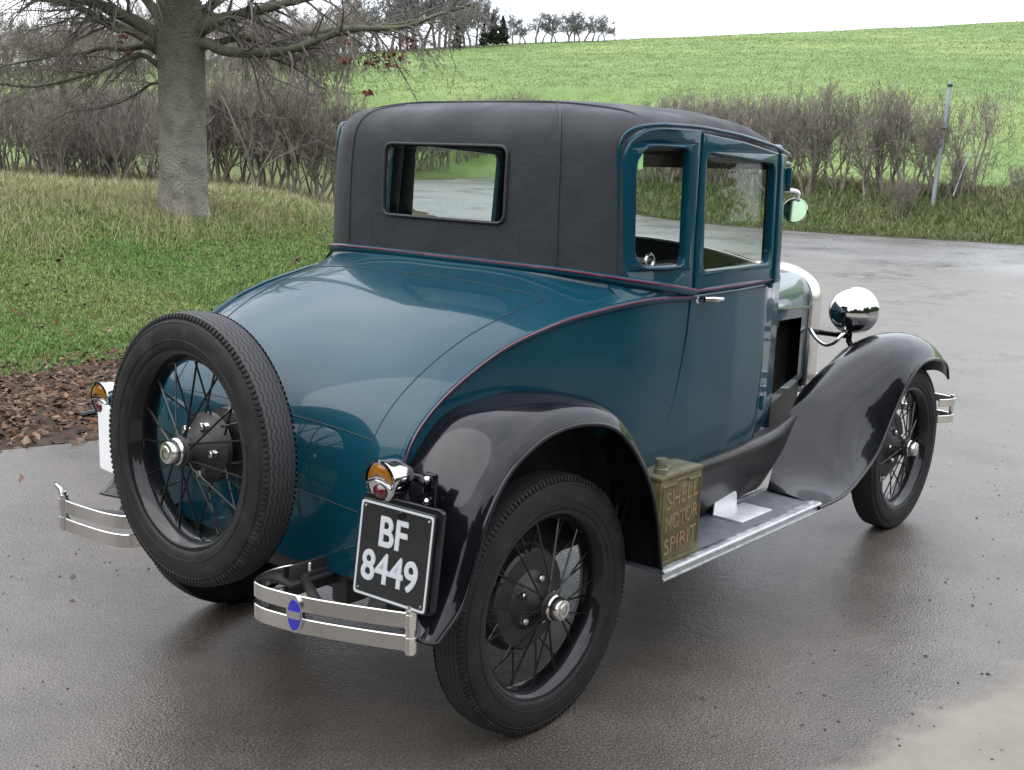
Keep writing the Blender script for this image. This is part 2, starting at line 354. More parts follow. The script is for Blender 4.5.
am = mat('wet_asphalt', (.05, .05, .05), .4, spec=.5); nt = am.node_tree; p = nt.nodes['Principled BSDF']
tcn = nt.nodes.new('ShaderNodeTexCoord')
na = noise(nt, 130, 4, vec=tcn.outputs['Object']); nb = noise(nt, .55, 7, .6, vec=tcn.outputs['Object']); nc = noise(nt, 2.6, 8, .65, vec=tcn.outputs['Object'])
vo = nt.nodes.new('ShaderNodeTexVoronoi'); vo.inputs['Scale'].default_value = 150; nt.links.new(tcn.outputs['Object'], vo.inputs['Vector'])
r1 = ramp(nt, na.outputs[0], [(.34, (.042, .037, .033)), (.5, (.078, .071, .065)), (.66, (.135, .125, .115))])
r2 = ramp(nt, nc.outputs[0], [(.3, (.72, .70, .68)), (.7, (1.2, 1.18, 1.15))])
mu = nt.nodes.new('ShaderNodeMixRGB'); mu.blend_type = 'MULTIPLY'; mu.inputs[0].default_value = 1; r0_ = ramp(nt, nb.outputs[0], [(.32, (.66, .63, .60)), (.62, (1.12, 1.12, 1.13))]); m0_ = nt.nodes.new('ShaderNodeMixRGB'); m0_.blend_type = 'MULTIPLY'; m0_.inputs[0].default_value = 1; nt.links.new(r1.outputs[0], m0_.inputs[1]); nt.links.new(r0_.outputs[0], m0_.inputs[2]); nt.links.new(m0_.outputs[0], mu.inputs[1]); nt.links.new(r2.outputs[0], mu.inputs[2])
# gravelly dirt washed over the tarmac beyond the car, and a dry concrete patch near the camera
sp = nt.nodes.new('ShaderNodeSeparateXYZ'); nt.links.new(tcn.outputs['Object'], sp.inputs[0])
def mm2(op, a, b=None):
    n_ = nt.nodes.new('ShaderNodeMath'); n_.operation = op
    for k, v in enumerate((a, b)):
        if v is None: continue
        if isinstance(v, (int, float)): n_.inputs[k].default_value = v
        else: nt.links.new(v, n_.inputs[k])
    return n_.outputs[0]
dy = mm2('ADD', mm2('MULTIPLY', sp.outputs[0], -.13), mm2('MULTIPLY', sp.outputs[1], -1.0))     # across the concrete edge
dyn = mm2('ADD', dy, mm2('MULTIPLY', nb.outputs[0], .5))
dyn = mm2('ADD', dyn, mm2('MULTIPLY', nc.outputs[0], .3))
edge = nt.nodes.new('ShaderNodeMapRange'); edge.inputs[1].default_value = 1.75; edge.inputs[2].default_value = 1.86; nt.links.new(dyn, edge.inputs[0])
lim = nt.nodes.new('ShaderNodeMapRange'); lim.inputs[1].default_value = 6; lim.inputs[2].default_value = 4; nt.links.new(sp.outputs[0], lim.inputs[0])
conc = mm2('MULTIPLY', edge.outputs[0], lim.outputs[0])
rc = ramp(nt, nc.outputs[0], [(.3, (.17, .16, .138)), (.7, (.25, .238, .212))])
mc = nt.nodes.new('ShaderNodeMixRGB'); nt.links.new(conc, mc.inputs[0]); nt.links.new(mu.outputs[0], mc.inputs[1]); nt.links.new(rc.outputs[0], mc.inputs[2])
dirt = ramp(nt, nc.outputs[0], [(.42, (0, 0, 0)), (.62, (1, 1, 1))]); db = nt.nodes.new('ShaderNodeMapRange'); db.inputs[1].default_value = 6; db.inputs[2].default_value = 10; nt.links.new(sp.outputs[0], db.inputs[0])
db2 = nt.nodes.new('ShaderNodeMapRange'); db2.inputs[1].default_value = 18.5; db2.inputs[2].default_value = 16; nt.links.new(sp.outputs[0], db2.inputs[0])
dm = mm2('MULTIPLY', mm2('MULTIPLY', dirt.outputs[0], db.outputs[0]), mm2('MULTIPLY', db2.outputs[0], .75))
md = nt.nodes.new('ShaderNodeMixRGB'); nt.links.new(dm, md.inputs[0]); nt.links.new(mc.outputs[0], md.inputs[1]); md.inputs[2].default_value = (.115, .10, .085, 1)
ln0 = nt.nodes.new('ShaderNodeMapRange'); ln0.inputs[1].default_value = 16.5; ln0.inputs[2].default_value = 18.5; ln0.inputs[4].default_value = .8; nt.links.new(mm2('ADD', sp.outputs[0], nb.outputs[0]), ln0.inputs[0])
mln = nt.nodes.new('ShaderNodeMixRGB'); nt.links.new(ln0.outputs[0], mln.inputs[0]); nt.links.new(md.outputs[0], mln.inputs[1]); mln.inputs[2].default_value = (.135, .135, .14, 1)
nr0 = nt.nodes.new('ShaderNodeMapRange'); nr0.inputs[1].default_value = 3; nr0.inputs[2].default_value = 9; nt.links.new(sp.outputs[0], nr0.inputs[0])
mnr = nt.nodes.new('ShaderNodeMixRGB'); nt.links.new(nr0.outputs[0], mnr.inputs[0]); mnr.inputs[1].default_value = (.91, .865, .83, 1); mnr.inputs[2].default_value = (1, .98, .96, 1)
mxx = nt.nodes.new('ShaderNodeMixRGB'); mxx.blend_type = 'MULTIPLY'; mxx.inputs[0].default_value = 1; nt.links.new(mln.outputs[0], mxx.inputs[1]); nt.links.new(mnr.outputs[0], mxx.inputs[2])
nt.links.new(mxx.outputs[0], p.inputs['Base Color'])
rw = ramp(nt, nb.outputs[0], [(.30, (.06,)*3), (.36, (.20,)*3), (.5, (.30,)*3), (.72, (.48,)*3)])
mr = nt.nodes.new('ShaderNodeMixRGB'); nt.links.new(mm2('MAXIMUM', conc, mm2('MULTIPLY', dm, .5)), mr.inputs[0]); nt.links.new(rw.outputs[0], mr.inputs[1]); mr.inputs[2].default_value = (.75, .75, .75, 1)
nt.links.new(mr.outputs[0], p.inputs['Roughness'])
b1_ = nt.nodes.new('ShaderNodeBump'); b1_.inputs['Strength'].default_value = .32; b1_.inputs['Distance'].default_value = .004; nt.links.new(vo.outputs['Distance'], b1_.inputs['Height'])
b2_ = nt.nodes.new('ShaderNodeBump'); b2_.inputs['Strength'].default_value = .3; b2_.inputs['Distance'].default_value = .03; nt.links.new(nc.outputs[0], b2_.inputs['Height']); nt.links.new(b1_.outputs[0], b2_.inputs['Normal'])
nt.links.new(b2_.outputs[0], p.inputs['Normal'])
road = mb.build('road', am, auto=None); tag(road, kind='structure')

# ================================================================ THE CAR  (x forward, y left, z up; rear axle at x=0)
ORG = (1.1, 0, 0)
car = bpy.data.objects.new('vintage_coupe', None); col.objects.link(car); car.location = ORG
tag(car, 'dark blue vintage coupe with black fabric roof and rear spare wheel on wet tarmac', 'car')
def part(mb, name, m, parent=None, **k):
    if parent is None: return mb.build(name, m, car, off=ORG, **k)
    return mb.build(name, m, parent, off=ORG if parent.get('_o', 1) else None, **k)
def cpart(me, name, m, parent=None, smooth=True, auto=35):
    v = np.empty(len(me.vertices)*3); me.vertices.foreach_get('co', v); v = v.reshape(-1, 3)-np.array(ORG); me.vertices.foreach_set('co', v.ravel()); me.update()
    return link(name, me, m, parent or car, None, smooth, auto)

# side surface: half width of the body at the belt, lean-in above
YS = [(-.52, .54), (-.414, .556), (-.325, .572), (-.228, .586), (-.094, .606), (.047, .628), (.198, .65), (.43, .695), (.70, .70), (1.0, .69), (1.25, .660), (1.35, .62), (1.5, .565), (1.7, .505), (2.0, .44), (2.4, .31), (2.6, .27)]
RING = np.array([(.285, 0), (.287, -.15), (.291, -.29), (.302, -.42), (.325, -.53), (.372, -.62), (.44, -.672), (.55, -.697), (.75, -.70), (1.0, -.69), (1.27, -.663), (1.40, -.640), (1.47, -.60)])
def yside(x): return float(interp(x, YS))
def ylean(z): return .020*max(0, z-1.22)/.48
Mc = np.array([(.699, -.70, 1.194), (.430, -.695, 1.198), (.198, -.65, 1.170), (.047, -.628, 1.140), (-.094, -.606, 1.096), (-.228, -.586, 1.027), (-.325, -.572, .957), (-.386, -.562, .886), (-.414, -.556, .810), (-.438, -.55, .679), (-.448, -.547, .58), (-.453, -.545, .50)])
Cc = np.array([(.285, 0, 1.270), (.250, 0, 1.258), (.14, 0, 1.230), (.02, 0, 1.194), (-.11, 0, 1.142), (-.235, 0, 1.072), (-.33, 0, 1.000), (-.40, 0, .925), (-.45, 0, .84), (-.475, 0, .72), (-.485, 0, .60), (-.49, 0, .50)])
nt_ = 70
Ms = cr_spline(Mc, nt_); Cs = cr_spline(Cc, nt_)
# body deck (rear upper bodywork), both halves in one sheet
sv = np.linspace(-1, 1, 81); a_ = np.abs(sv); sv = np.sign(sv)*(1-(1-a_)**1.25)
def deck_pt(C, Mm, s, k):
    e = 3.4; a = abs(s); yy = Mm[1]*a; g_ = a**e*.86+a**2*.14
    y = -yy*np.sign(s) if s else 0.
    x = C[0]+(Mm[0]-C[0])*g_; z = C[2]+(Mm[2]-C[2])*g_
    return (x, y, z)
D = np.array([[deck_pt(Cs[i], Ms[i], s, i) for s in sv] for i in range(nt_)])
ringz = lambda x: float(np.interp(x, [.285, .40, .70], [1.285, 1.262, 1.215]))
# first rows follow the belt in plan
rg_r = cr_spline(RING[:9], 41); 
rowB = []
for s in sv:
    a = abs(s); tgt = a*.70; k = np.interp(tgt, -rg_r[:, 1][:25], np.arange(25)) if tgt < .696 else 24+(a*.70-.696)/.004*12
    i = min(int(k), 39); u = k-i; q = rg_r[i]*(1-u)+rg_r[i+1]*u
    rowB.append((q[0], abs(q[1])*np.sign(s) if s else 0, ringz(q[0])-.006))
D[0] = np.array(rowB)
B0 = np.array(rowB); ga = np.clip((B0[:, 0]-.285)/(.70-.285), 0, 1)
for i in range(1, 10):
    w_ = float(sstep(1-i/10)); Mi = Ms[i]-Ms[0]; sgv = -np.sign(sv)
    Bi = B0.copy(); Bi[:, 0] += (1-ga)*(Cs[i, 0]-Cs[0, 0])+ga*Mi[0]; Bi[:, 2] += (1-ga)*(Cs[i, 2]-Cs[0, 2])+ga*Mi[2]; Bi[:, 1] = D[i, :, 1]*(1-w_)+Bi[:, 1]*w_
    Bi[:, 1] = Bi[:, 1]; D[i] = D[i]*(1-w_)+Bi*w_
b = MB(); b.grid(D)
# lower side panels: from the moulding curve down to the sill
door_x = lambda z: float(np.interp(z, [.60, .724, .874, 1.06, 1.2, 1.34, 1.70], [.49, .549, .615, .668, .692, .70, .725]))
def side_grid(sgn, bm_):
    rows = []
    K = 14
    for i in range(nt_-2):
        Mm = Ms[i]; zb = .49; c_ = []
        for k in range(K):
            t = k/(K-1); z = Mm[2]*(1-t)+zb*t
            x = Mm[0]; 
            w_ = max(0, (Mm[0]-.1)/.6); x = Mm[0]-(door_x(1.19)-door_x(z))*w_**1.5
            y = -Mm[1]+.010*math.sin(math.pi*min(1, t*1.1))*min(1, (Mm[2]-zb)/.3) - .03*max(0, t-.7)
            c_.append((x-.002, y*sgn, z))
        rows.append(c_)
    Gs = np.array(rows); o_i = len(bm_.f); bm_.grid(Gs, flip=sgn > 0)
    cen_ = np.array([np.mean([bm_.v[q] for q in f__], axis=0) for f__ in bm_.f[o_i:]])
    kp = [f__ for f__, c__ in zip(bm_.f[o_i:], cen_) if math.hypot(c__[0], c__[2]-.37) > .545]
    bm_.f[o_i:] = kp; bm_.mi[o_i:] = [0]*len(kp)
for sgn in (1, -1): side_grid(sgn, b)
for sgn in (1, -1):
    rr0 = []
    for x in np.linspace(.36, .70, 24):
        yb = float(np.interp(x, RING[4:, 0], -RING[4:, 1])); k_ = int(np.argmin(np.abs(Ms[:, 0]-x))); rr0.append([(x, sgn*(yb+.004), ringz(x)-.008), (x, sgn*(.5*yb+.5*-Ms[k_, 1]+.003), .5*(ringz(x)+Ms[k_, 2])), (x, sgn*(-Ms[k_, 1]), Ms[k_, 2])])
    b.grid(np.array(rr0))
body = part(b, 'rear_body', M['blue'], auto=50)
# underside closing panel of the tail
b = MB(); b.box((-.46, -.54, .485), (.45, .54, .50), .004); part(b, 'boot_floor', M['chassis'])

# deck lid seams (dark grooves just proud of the surface)
def deck_at(i, s):
    i = min(max(i, 0), nt_-1.001); k = int(i); u = i-k
    P0 = np.array(deck_pt(Cs[k]*(1-u)+Cs[k+1]*u, Ms[k]*(1-u)+Ms[k+1]*u, s, 0)); return P0
def deck_n(i, s):
    a = deck_at(i+.5, s)-deck_at(i-.5, s); b_ = deck_at(i, s+.01)-deck_at(i, s-.01); n_ = np.cross(b_, a); n_ /= np.linalg.norm(n_)
    return n_ if n_[2]-n_[0] > 0 else -n_
b = MB()
for sg in (1, -1):
    pts = []
    for i in np.linspace(11.5, 53, 60): 
        s = .81*sg; pts.append(deck_at(i, s)+deck_n(i, s)*.0005)
    b.tube(pts, .0014, 5)
for i0 in (47.0, 11.5, 57.5):
    pts = [deck_at(i0, s)+deck_n(i0, s)*.0005 for s in np.linspace(-.81, .81, 60)]; b.tube(pts, .0014, 5)
part(b, 'boot_lid_seam', mat('seam_shadow_gap', (.003, .012, .018), .6))

# mouldings: swage along the curve with a pinstripe
for sgn in (1, -1):
    b = MB(); P_ = Ms[:66].copy(); P_[:, 1] *= -sgn; P_ = P_+np.array([0, sgn*.003, 0])
    b.tube(P_, np.linspace(.011, .009, len(P_)), 10)
    mo = part(b, 'side_moulding', M['blue'])
    b = MB(); Q_ = P_+np.array([0, sgn*.0095, .003]); b.tube(Q_, .0026, 6); part(b, 'pinstripe', M['stripe'], mo)
# belt moulding around the back under the fabric
fullring = np.concatenate([RING[::-1], RING[1:]*np.array([1, -1])])
rgf = cr_spline(fullring, 160)
b = MB(); belt_path = [(x, y*1.006+(0.004 if y > 0 else -.004), ringz(x)-.004) for x, y in rgf if x < .715]
b.tube(belt_path, .014, 12); bm_o = part(b, 'belt_moulding', M['blue'])
b = MB(); b.tube([(x-.012 if x < .5 else x, y+(.012 if y > .35 else -.012 if y < -.35 else 0), z+.0065) for x, y, z in belt_path], .003, 6); part(b, 'pinstripe', M['stripe'], bm_o)

# ---- fabric roof shell
LV = [(1.215, 0), (1.35, .004), (1.50, .010), (1.62, .020), (1.68, .036), (1.72, .068), (1.748, .125), (1.765, .23), (1.780, .34), (1.790, .5), (1.797, .7), (1.80, .88)]
LV = cr_spline(np.array(LV), 34)
def roofdrop(x): return .24*max(0, x-.95)**2*1.35
rows = []
for z, a in LV:
    row = []
    for x, y in rgf:
        t = sstep((z-1.5)/.2); fx = 1-a*.35 if a < .04 else 1-(.04*.35+(a-.04)*.93)
        xx = .95+(x-.95)*(1-a*.8) if x < .95 else x
        rz = ringz(x); zz = z+(rz-1.215)*max(0, 1-(z-1.215)/.3)
        row.append((xx, y*(1-a), zz-roofdrop(xx)*float(t)))
    rows.append(row)
rows = np.array(rows)
b = MB(); b.grid(rows)
# cap
o0 = len(b.v); last = rows[-1]; h = len(rgf)//2
for j in range(h-1+0):
    a0 = (len(LV)-1)*len(rgf)+j; a1 = a0+1; c0 = (len(LV)-1)*len(rgf)+(len(rgf)-1-j); c1 = c0-1
    if a1 < c1: b.f.append((a0, a1, c1, c0)); b.mi.append(0)
roof = part(b, 'roof', M['fabric'], auto=60)
ROOF0 = roof
GO = [(.398, 1.236), (.72, 1.236), (1.50, 1.236), (1.50, 1.632), (1.25, 1.665), (1.0, 1.69), (.72, 1.708), (.50, 1.706), (.398, 1.69)]   # outline of the side glazing
def offs(P, d):
    c0 = np.mean(P, axis=0); return [tuple(np.array(q)+np.sign(c0-np.array(q))*d) for q in P]
def cutter(pts2, axis, lo, hi):
    """prism from a 2D outline; axis 'y': pts=(x,z); axis 'x': pts=(y,z)"""
    me = plate_mesh(pts2, [], hi-lo); o = bpy.data.objects.new('cut', me); col.objects.link(o)
    v = np.empty(len(me.vertices)*3); me.vertices.foreach_get('co', v); v = v.reshape(-1, 3); mid = (hi+lo)/2
    q = np.column_stack([v[:, 0], v[:, 2]+mid, v[:, 1]]) if axis == 'y' else np.column_stack([v[:, 2]+mid, v[:, 0], v[:, 1]])
    me.vertices.foreach_set('co', q.ravel()); me.update()
    bm = bmesh.new(); bm.from_mesh(me); bmesh.ops.remove_doubles(bm, verts=bm.verts, dist=1e-5); bmesh.ops.recalc_face_normals(bm, faces=bm.faces); bm.to_mesh(me); bm.free(); return o
GOr = roundpoly(GO, [.10, 0, 0, 0, .3*.3, .1, .1, .06, .075], 8)
GOi = roundpoly([(.412, 1.10), (.72, 1.10), (1.60, 1.10), (1.60, 1.60), (1.25, 1.652), (1.0, 1.677), (.72, 1.695), (.56, 1.696), (.412, 1.687)], [.03, 0, 0, 0, .1, .1, .05, .03, .09], 8)
sm_ = roof.modifiers.new('s', 'SOLIDIFY'); sm_.thickness = .012; sm_.offset = -1; bpy.context.view_layer.update(); apply_mods(roof)
boolean(roof, cutter(GOi, 'y', -1, -.5)); boolean(roof, cutter(GOi, 'y', .5, 1)); 
RW = roundpoly([(-.272, 1.405), (.272, 1.405), (.272, 1.640), (-.272, 1.640)], .035, 8)
boolean(roof, cutter(RW, 'x', .1, .55))
me = roof.data; me.polygons.foreach_set('use_smooth', [True]*len(me.polygons)); me.set_sharp_from_angle(angle=R(40))
uvl = me
# seams (piping) on the fabric
def roof_pt(frac_lv, j, out=.003):
    i = min(int(frac_lv), len(LV)-2); u = frac_lv-i; P0 = rows[i][j]*(1-u)+rows[i+1][j]*u
    c0 = np.array([.95, 0, 1.4]); d = (P0-c0)*np.array([1, 1, .6]); d /= np.linalg.norm(d); return P0+d*out
def ringj(y0, rear=True):
    return int(np.argmin(np.abs(rgf[:, 1]-y0)+(rgf[:, 0] > .5)*9))
b = MB()
for ys in (-.462, .462):
    j = ringj(ys); pts = [roof_pt(k, j, .001) for k in np.linspace(.5, 22.5, 60)]; pts = [q for q in pts if q[0] < .475]; b.tube(pts, .004, 6)
# transverse seam over the back of the roof, curving down to the top corner of each side window frame
pa = []
for y in np.linspace(-.665, .665, 60):
    a = abs(y); xx = .60-.28*(1-(a/.665)**3.0) if a < .665 else .60
    xx = .47+.04*(a/.665)**4
    best = None; 
    flat = rows.reshape(-1, 3); d = (flat[:, 0]-xx)**2+(flat[:, 1]-y)**2+(flat[:, 2] < 1.68)*9; k_ = np.argsort(d)[:3]; wts = 1/(d[k_]+1e-6); q = (flat[k_]*wts[:, None]).sum(0)/wts.sum()
    pa.append((xx, y, q[2]+.002))
pa = np.array(pa); 
for _ in range(3): pa[1:-1, 2] = (pa[:-2, 2]+pa[1:-1, 2]*2+pa[2:, 2])/4
b.tube(pa, .004, 6)
part(b, 'roof_piping', M['fabric_seam'], roof)
# drip bead over the side glazing
def side_pt(x, z, out=0.):
    y = float(np.interp(x, RING[4:, 0], -RING[4:, 1])) if x < 1.40 else .640-(x-1.40)*.35
    return y-ylean(z)+out
for sgn in (1, -1):
    pts = []
    GB = roundpoly([(.392, 1.262), (.392, 1.702), (.52, 1.716), (.72, 1.718), (1.0, 1.701), (1.25, 1.676), (1.485, 1.646)], [0, .07, .03, .1, .1, .1, 0], 8)
    for x, z in GB: pts.append((x, sgn*side_pt(x, z, .001), z))
    pts = np.array(pts); keep = [0]+[k for k in range(1, len(pts)) if np.linalg.norm(pts[k]-pts[k-1]) > .004]
    b = MB(); b.tube(pts[keep], .0062, 8); part(b, 'drip_rail', M['blue'], auto=60)

# ---- side window frames and doors
def side_plate(name, outer, holes, m, sgn, thick=.028, bev=.006, out=.0, parent=None):
    me = plate_mesh(outer, holes, thick, bev)
    bm = bmesh.new(); bm.from_mesh(me); bmesh.ops.remove_doubles(bm, verts=bm.verts, dist=1e-5)
    for v in bm.verts:
        x, z, t = v.co.x, v.co.y, v.co.z
        v.co = Vector((x, sgn*(side_pt(x, z, out)+t), z))
    bmesh.ops.recalc_face_normals(bm, faces=bm.faces); bm.to_mesh(me); bm.free()
    return cpart(me, name, m, parent, auto=28)
QW = roundpoly([(.430, 1.298), (.646, 1.298), (.661, 1.650), (.430, 1.650)], [.055, .03, .03, .07], 8)
DW = roundpoly([(.746, 1.275), (1.238, 1.275), (1.252, 1.612), (.752, 1.640)], [.025, .05, .03, .03], 8)
def dense(poly, step=.04):
    out = []
    for a, b_ in zip(poly, poly[1:]+poly[:1]):
        n_ = max(1, int(math.dist(a, b_)/step)); out += [(a[0]+(b_[0]-a[0])*k/n_, a[1]+(b_[1]-a[1])*k/n_) for k in range(n_)]
    return out
QW0, DW0 = QW, DW
for sgn in (-1, 1):
    QW = QW0 if sgn < 0 else [(x+.055 if x > .55 else x, z) for x, z in QW0]; DW = DW0 if sgn < 0 else [(x+.085 if x < 1 else x+.045, z) for x, z in DW0]
    dxx = 0 if sgn < 0 else .055
    QO = roundpoly([(.398, 1.238), (.690, 1.225), (.697+dxx, 1.34), (.722+dxx, 1.707), (.55, 1.709), (.398, 1.700)], [.08, 0, 0, 0, .03, .10], 8)
    qf = side_plate('quarter_window_frame', dense(QO), [dense(QW)], M['blue'], sgn, .018, .005, -.001)
    ring_ = lambda poly, r_, nm, mm_, par, out=.012, rr_=.006: part((lambda bb: (bb.tube(np.array([(x, sgn*side_pt(x, z, out), z) for x, z in dense(poly, .03)]+[(poly[0][0], sgn*side_pt(*poly[0], out), poly[0][1])]), rr_, 6), bb)[1])(MB()), nm, mm_, par)
    ring_([(x*1.0+(-.006 if x < .55 else .006), z+(-.006 if z < 1.45 else .006)) for x, z in QW], 0, 'window_bead', M['blue'], qf, .008, .0035)
    me = plate_mesh(dense(QW), [], .004)
    for v in me.vertices: x, z, t = v.co; v.co = (x, sgn*(side_pt(x, z, -.012)+t), z)
    cpart(me, 'window_glass', M['glass'], qf)
    # door: lower panel + window frame in one part
    zb = .60; pts = []
    zz_ = np.linspace(zb, 1.205, 24); xr_ = 1.262
    rowsd = [[(door_x(z)+.011+(xr_-door_x(z)-.011)*k/24, 0, z) for k in range(25)] for z in zz_]
    Gd = np.array(rowsd)
    for q in Gd.reshape(-1, 3): pass
    Gd[..., 1] = np.vectorize(lambda x, z: sgn*(yside(x)+.0035+.010*math.sin(math.pi*min(1, max(0, (1.2-z)/.55)))*.8-.02*max(0, (.72-z)/.12)))(Gd[..., 0], Gd[..., 2])
    b = MB(); b.grid(Gd)
    # turned-in edges
    for E_ in (Gd[0], Gd[-1], Gd[:, 0], Gd[:, -1]):
        inn = E_.copy(); inn[:, 1] -= sgn*.03; b.grid(np.stack([E_, inn]))
    door = part(b, 'door', M['blue'], auto=40)
    DO = [(.704, 1.208), (1.262+dxx*.8, 1.208), (1.287+dxx*.8, 1.650), (1.0, 1.680), (.728+dxx, 1.699), (.704+dxx, 1.36)]
    side_plate('door_window_frame', dense(DO), [dense(DW)], M['blue'], sgn, .018, .005, .003, door)
    ring_([(x*1.0+(-.008 if x < 1 else .008), z+(-.008 if z < 1.45 else .008)) for x, z in DW], 0, 'window_bead', M['blue'], door, .012, .0035)
    me = plate_mesh(dense(DW), [], .004)
    for v in me.vertices: x, z, t = v.co; v.co = (x, sgn*(side_pt(x, z, -.010)+t), z)
    cpart(me, 'window_glass', M['glass'], door)
    b = MB(); b.tube([(x, sgn*(side_pt(x, 1.213)+.006), 1.213) for x in np.linspace(.705, 1.262, 20)], .010, 8); b.tube([(x, sgn*(yside(x)+.006), 1.196-.0) for x in np.linspace(.705, 1.258, 20)], .006, 8)
    part(b, 'door_moulding', M['blue'], door)
    b = MB(); b.tube([(x, sgn*(side_pt(x, 1.213)+.0165), 1.215) for x in np.linspace(.705, 1.262, 20)], .0026, 6); part(b, 'pinstripe', M['stripe'], door)
    b = MB(); hx, hz = .745, 1.185; hy = yside(hx)
    b.lathe([(0, .017), (.006, .017), (.010, .011), (.028, .009)], (hx, sgn*hy, hz), (0, sgn, 0), 16)
    b.tube([(hx-.006, sgn*(hy+.030), hz+.002), (hx+.02, sgn*(hy+.038), hz+.002), (hx+.055, sgn*(hy+.040), hz-.003), (hx+.095, sgn*(hy+.036), hz-.004)], [.008, .008, .011, .007], 10)
    part(b, 'door_handle', M['chrome'], door)
    b = MB()
    for z in (1.21, .77):
        b = MB(); b.box((1.245, sgn*(yside(1.26))-.012*1, z-.022), (1.30, sgn*(yside(1.26))+.012, z+.022), .005); b.tube([(1.272, sgn*(yside(1.26)+.014), z-.026), (1.272, sgn*(yside(1.26)+.014), z+.026)], .008, 8); part(b, 'door_hinge', M['blue'], door)
    # windscreen pillar and cowl side
    PO = [(1.268, 1.20), (1.42, 1.20), (1.47, 1.628), (1.293, 1.650)]
    PO = [(1.268+(.04 if sgn > 0 else 0), 1.20), (1.325+(.04 if sgn > 0 else 0), 1.20), (1.352+(.03 if sgn > 0 else 0), 1.643), (1.293+(.03 if sgn > 0 else 0), 1.650)]
    side_plate('windscreen_pillar', dense(PO), [], M['blue'], sgn, .045, .008, -.006)
    # cowl side
    xs_ = np.linspace(1.268, 1.60, 14); zz2 = np.linspace(.58, 1.20, 16)
    Gc = np.array([[(x, sgn*(yside(x)+.0*z-.02*max(0, (.72-z)/.12)), z) for x in xs_] for z in zz2]); b = MB(); b.grid(Gc)
    part(b, 'cowl_side', M['blue'])
    # dark jamb behind the door gap
    b = MB(); Gj = np.array([[(door_x(z)+dx, sgn*(yside(.7)-.016), z) for dx in (-.04, .04)] for z in np.linspace(.56, 1.2, 20)]); b.grid(Gj); part(b, 'door_jamb', M['dark']); b = MB(); b.grid(np.array([[(1.265+dx, sgn*(yside(1.265)-.018), z) for dx in (-.03, .03)] for z in (.56, 1.2)])); part(b, 'door_jamb', M['dark'])
# rear window surround, glass
b = MB()
RWp = [(y, z) for y, z in RW]; 
def backx(y, z):
    a = float(np.interp(z, LV[:, 0], LV[:, 1])); xr = float(np.interp(abs(y)/(1-a), -RING[:6, 1], RING[:6, 0])); return .95+(xr-.95)*(1-a*.8)
pts = np.array([(backx(y, z)-.004, y, z) for y, z in dense(RWp+[RWp[0]], .03)]); b.tube(pts, .0055, 8)
rw = part(b, 'rear_window_surround', M['fabric_seam'])
me = plate_mesh(dense(RW), [], .004)
for v in me.vertices: y, z, t = v.co; v.co = (backx(y, z)+.012+t, y, z)
cpart(me, 'rear_window_glass', M['glass'], rw)
# sewn flap lines round the rear window
FL = [(-.31, 1.29), (-.31, 1.37), (-.312, 1.385), (.312, 1.385), (.31, 1.37), (.31, 1.29)]
for seq in ([(-.33, 1.300), (-.33, 1.395)], [(.33, 1.300), (.33, 1.395)]):
    b = MB(); b.tube([(backx(y, z)-.001, y, z) for y, z in dense(seq, .03)[:-2]], .002, 5); part(b, 'flap_seam', M['fabric_seam'], roof)

# windscreen, header, dash, interior
b = MB(); b.grid(np.array([[(1.42-.05*(z-1.2), y, z) for y in (-.55, .55)] for z in (1.24, 1.64)])); part(b, 'windscreen_glass', M['glass'])
b = MB(); b.box((1.34, -.61, 1.635), (1.41, .61, 1.68), .01); b.tube([(1.40, y, 1.62) for y in (-.56, .56)], .012); b.box((1.40, -.60, 1.60), (1.50, .60, 1.622), .008)
for y in (-.565, .565): b.tube([(1.42, y, 1.24), (1.40, y, 1.62)], .012)
part(b, 'windscreen_frame', M['blue'])
b = MB(); arcz = lambda y: 1.240+.068*(1-(y/.57)**2); ya = np.linspace(-.57, .57, 31)
b.grid(np.array([[(1.385, y, 1.0) for y in ya], [(1.385, y, arcz(y)-.02) for y in ya], [(1.40, y, arcz(y)) for y in ya]])); part(b, 'dashboard', M['dark'])
b = MB(); b.tube([(1.40, y, arcz(y)+.004) for y in ya], .006, 8); part(b, 'cowl_edge_glint', M['alu_white'])  # bright strip put in for the sky's reflection along the cowl edge
for sgn in (-1, 1):
    b = MB(); b.box((.45, min(sgn*.60, sgn*.63), 1.592 if sgn < 0 else 1.635), (1.28, max(sgn*.60, sgn*.63), 1.68), .008); part(b, 'cant_rail', M['dark'])
b = MB(); b.box((.46, -.60, .58), (1.0, .60, .86), .05); b.box((.40, -.60, .80), (.56, .60, 1.24), .05); st = part(b, 'seat', M['seat'])
b = MB(); b.box((.40, -.62, .56), (1.50, .62, .585)); part(b, 'cabin_floor', M['dark'])
for sgn in (1, -1):
    b = MB(); b.grid(np.array([[(x, sgn*(yside(x)-.045), z) for x in np.linspace(.42, 1.30, 10)] for z in (.58, 1.24)])); part(b, 'door_trim', M['trim'])
b = MB(); b.grid(np.array([[(.40, y, z) for y in (-.6, .6)] for z in (.58, 1.30)])); part(b, 'rear_bulkhead', M['trim'])
b = MB(); hub = np.array([1.06, -.33, 1.085]); ax = np.array([-.75, 0, .66]); ax /= np.linalg.norm(ax); u_ = np.array([0, 1., 0]); v_ = np.cross(ax, u_)
pts = [hub+.215*(math.cos(t)*u_+math.sin(t)*v_) for t in np.linspace(0, 2*math.pi, 49)]; b.tube(pts, .011, 8)
for t in (0, 1.571, 3.1416, 4.712): b.tube([hub-.03*ax, hub+.215*(math.cos(t)*u_+math.sin(t)*v_)], .007, 6)
b.tube([hub, hub-.6*ax], .018, 8); part(b, 'steering_wheel', M['dark'])
b = MB()                                              # bright casting seen low in the quarter window
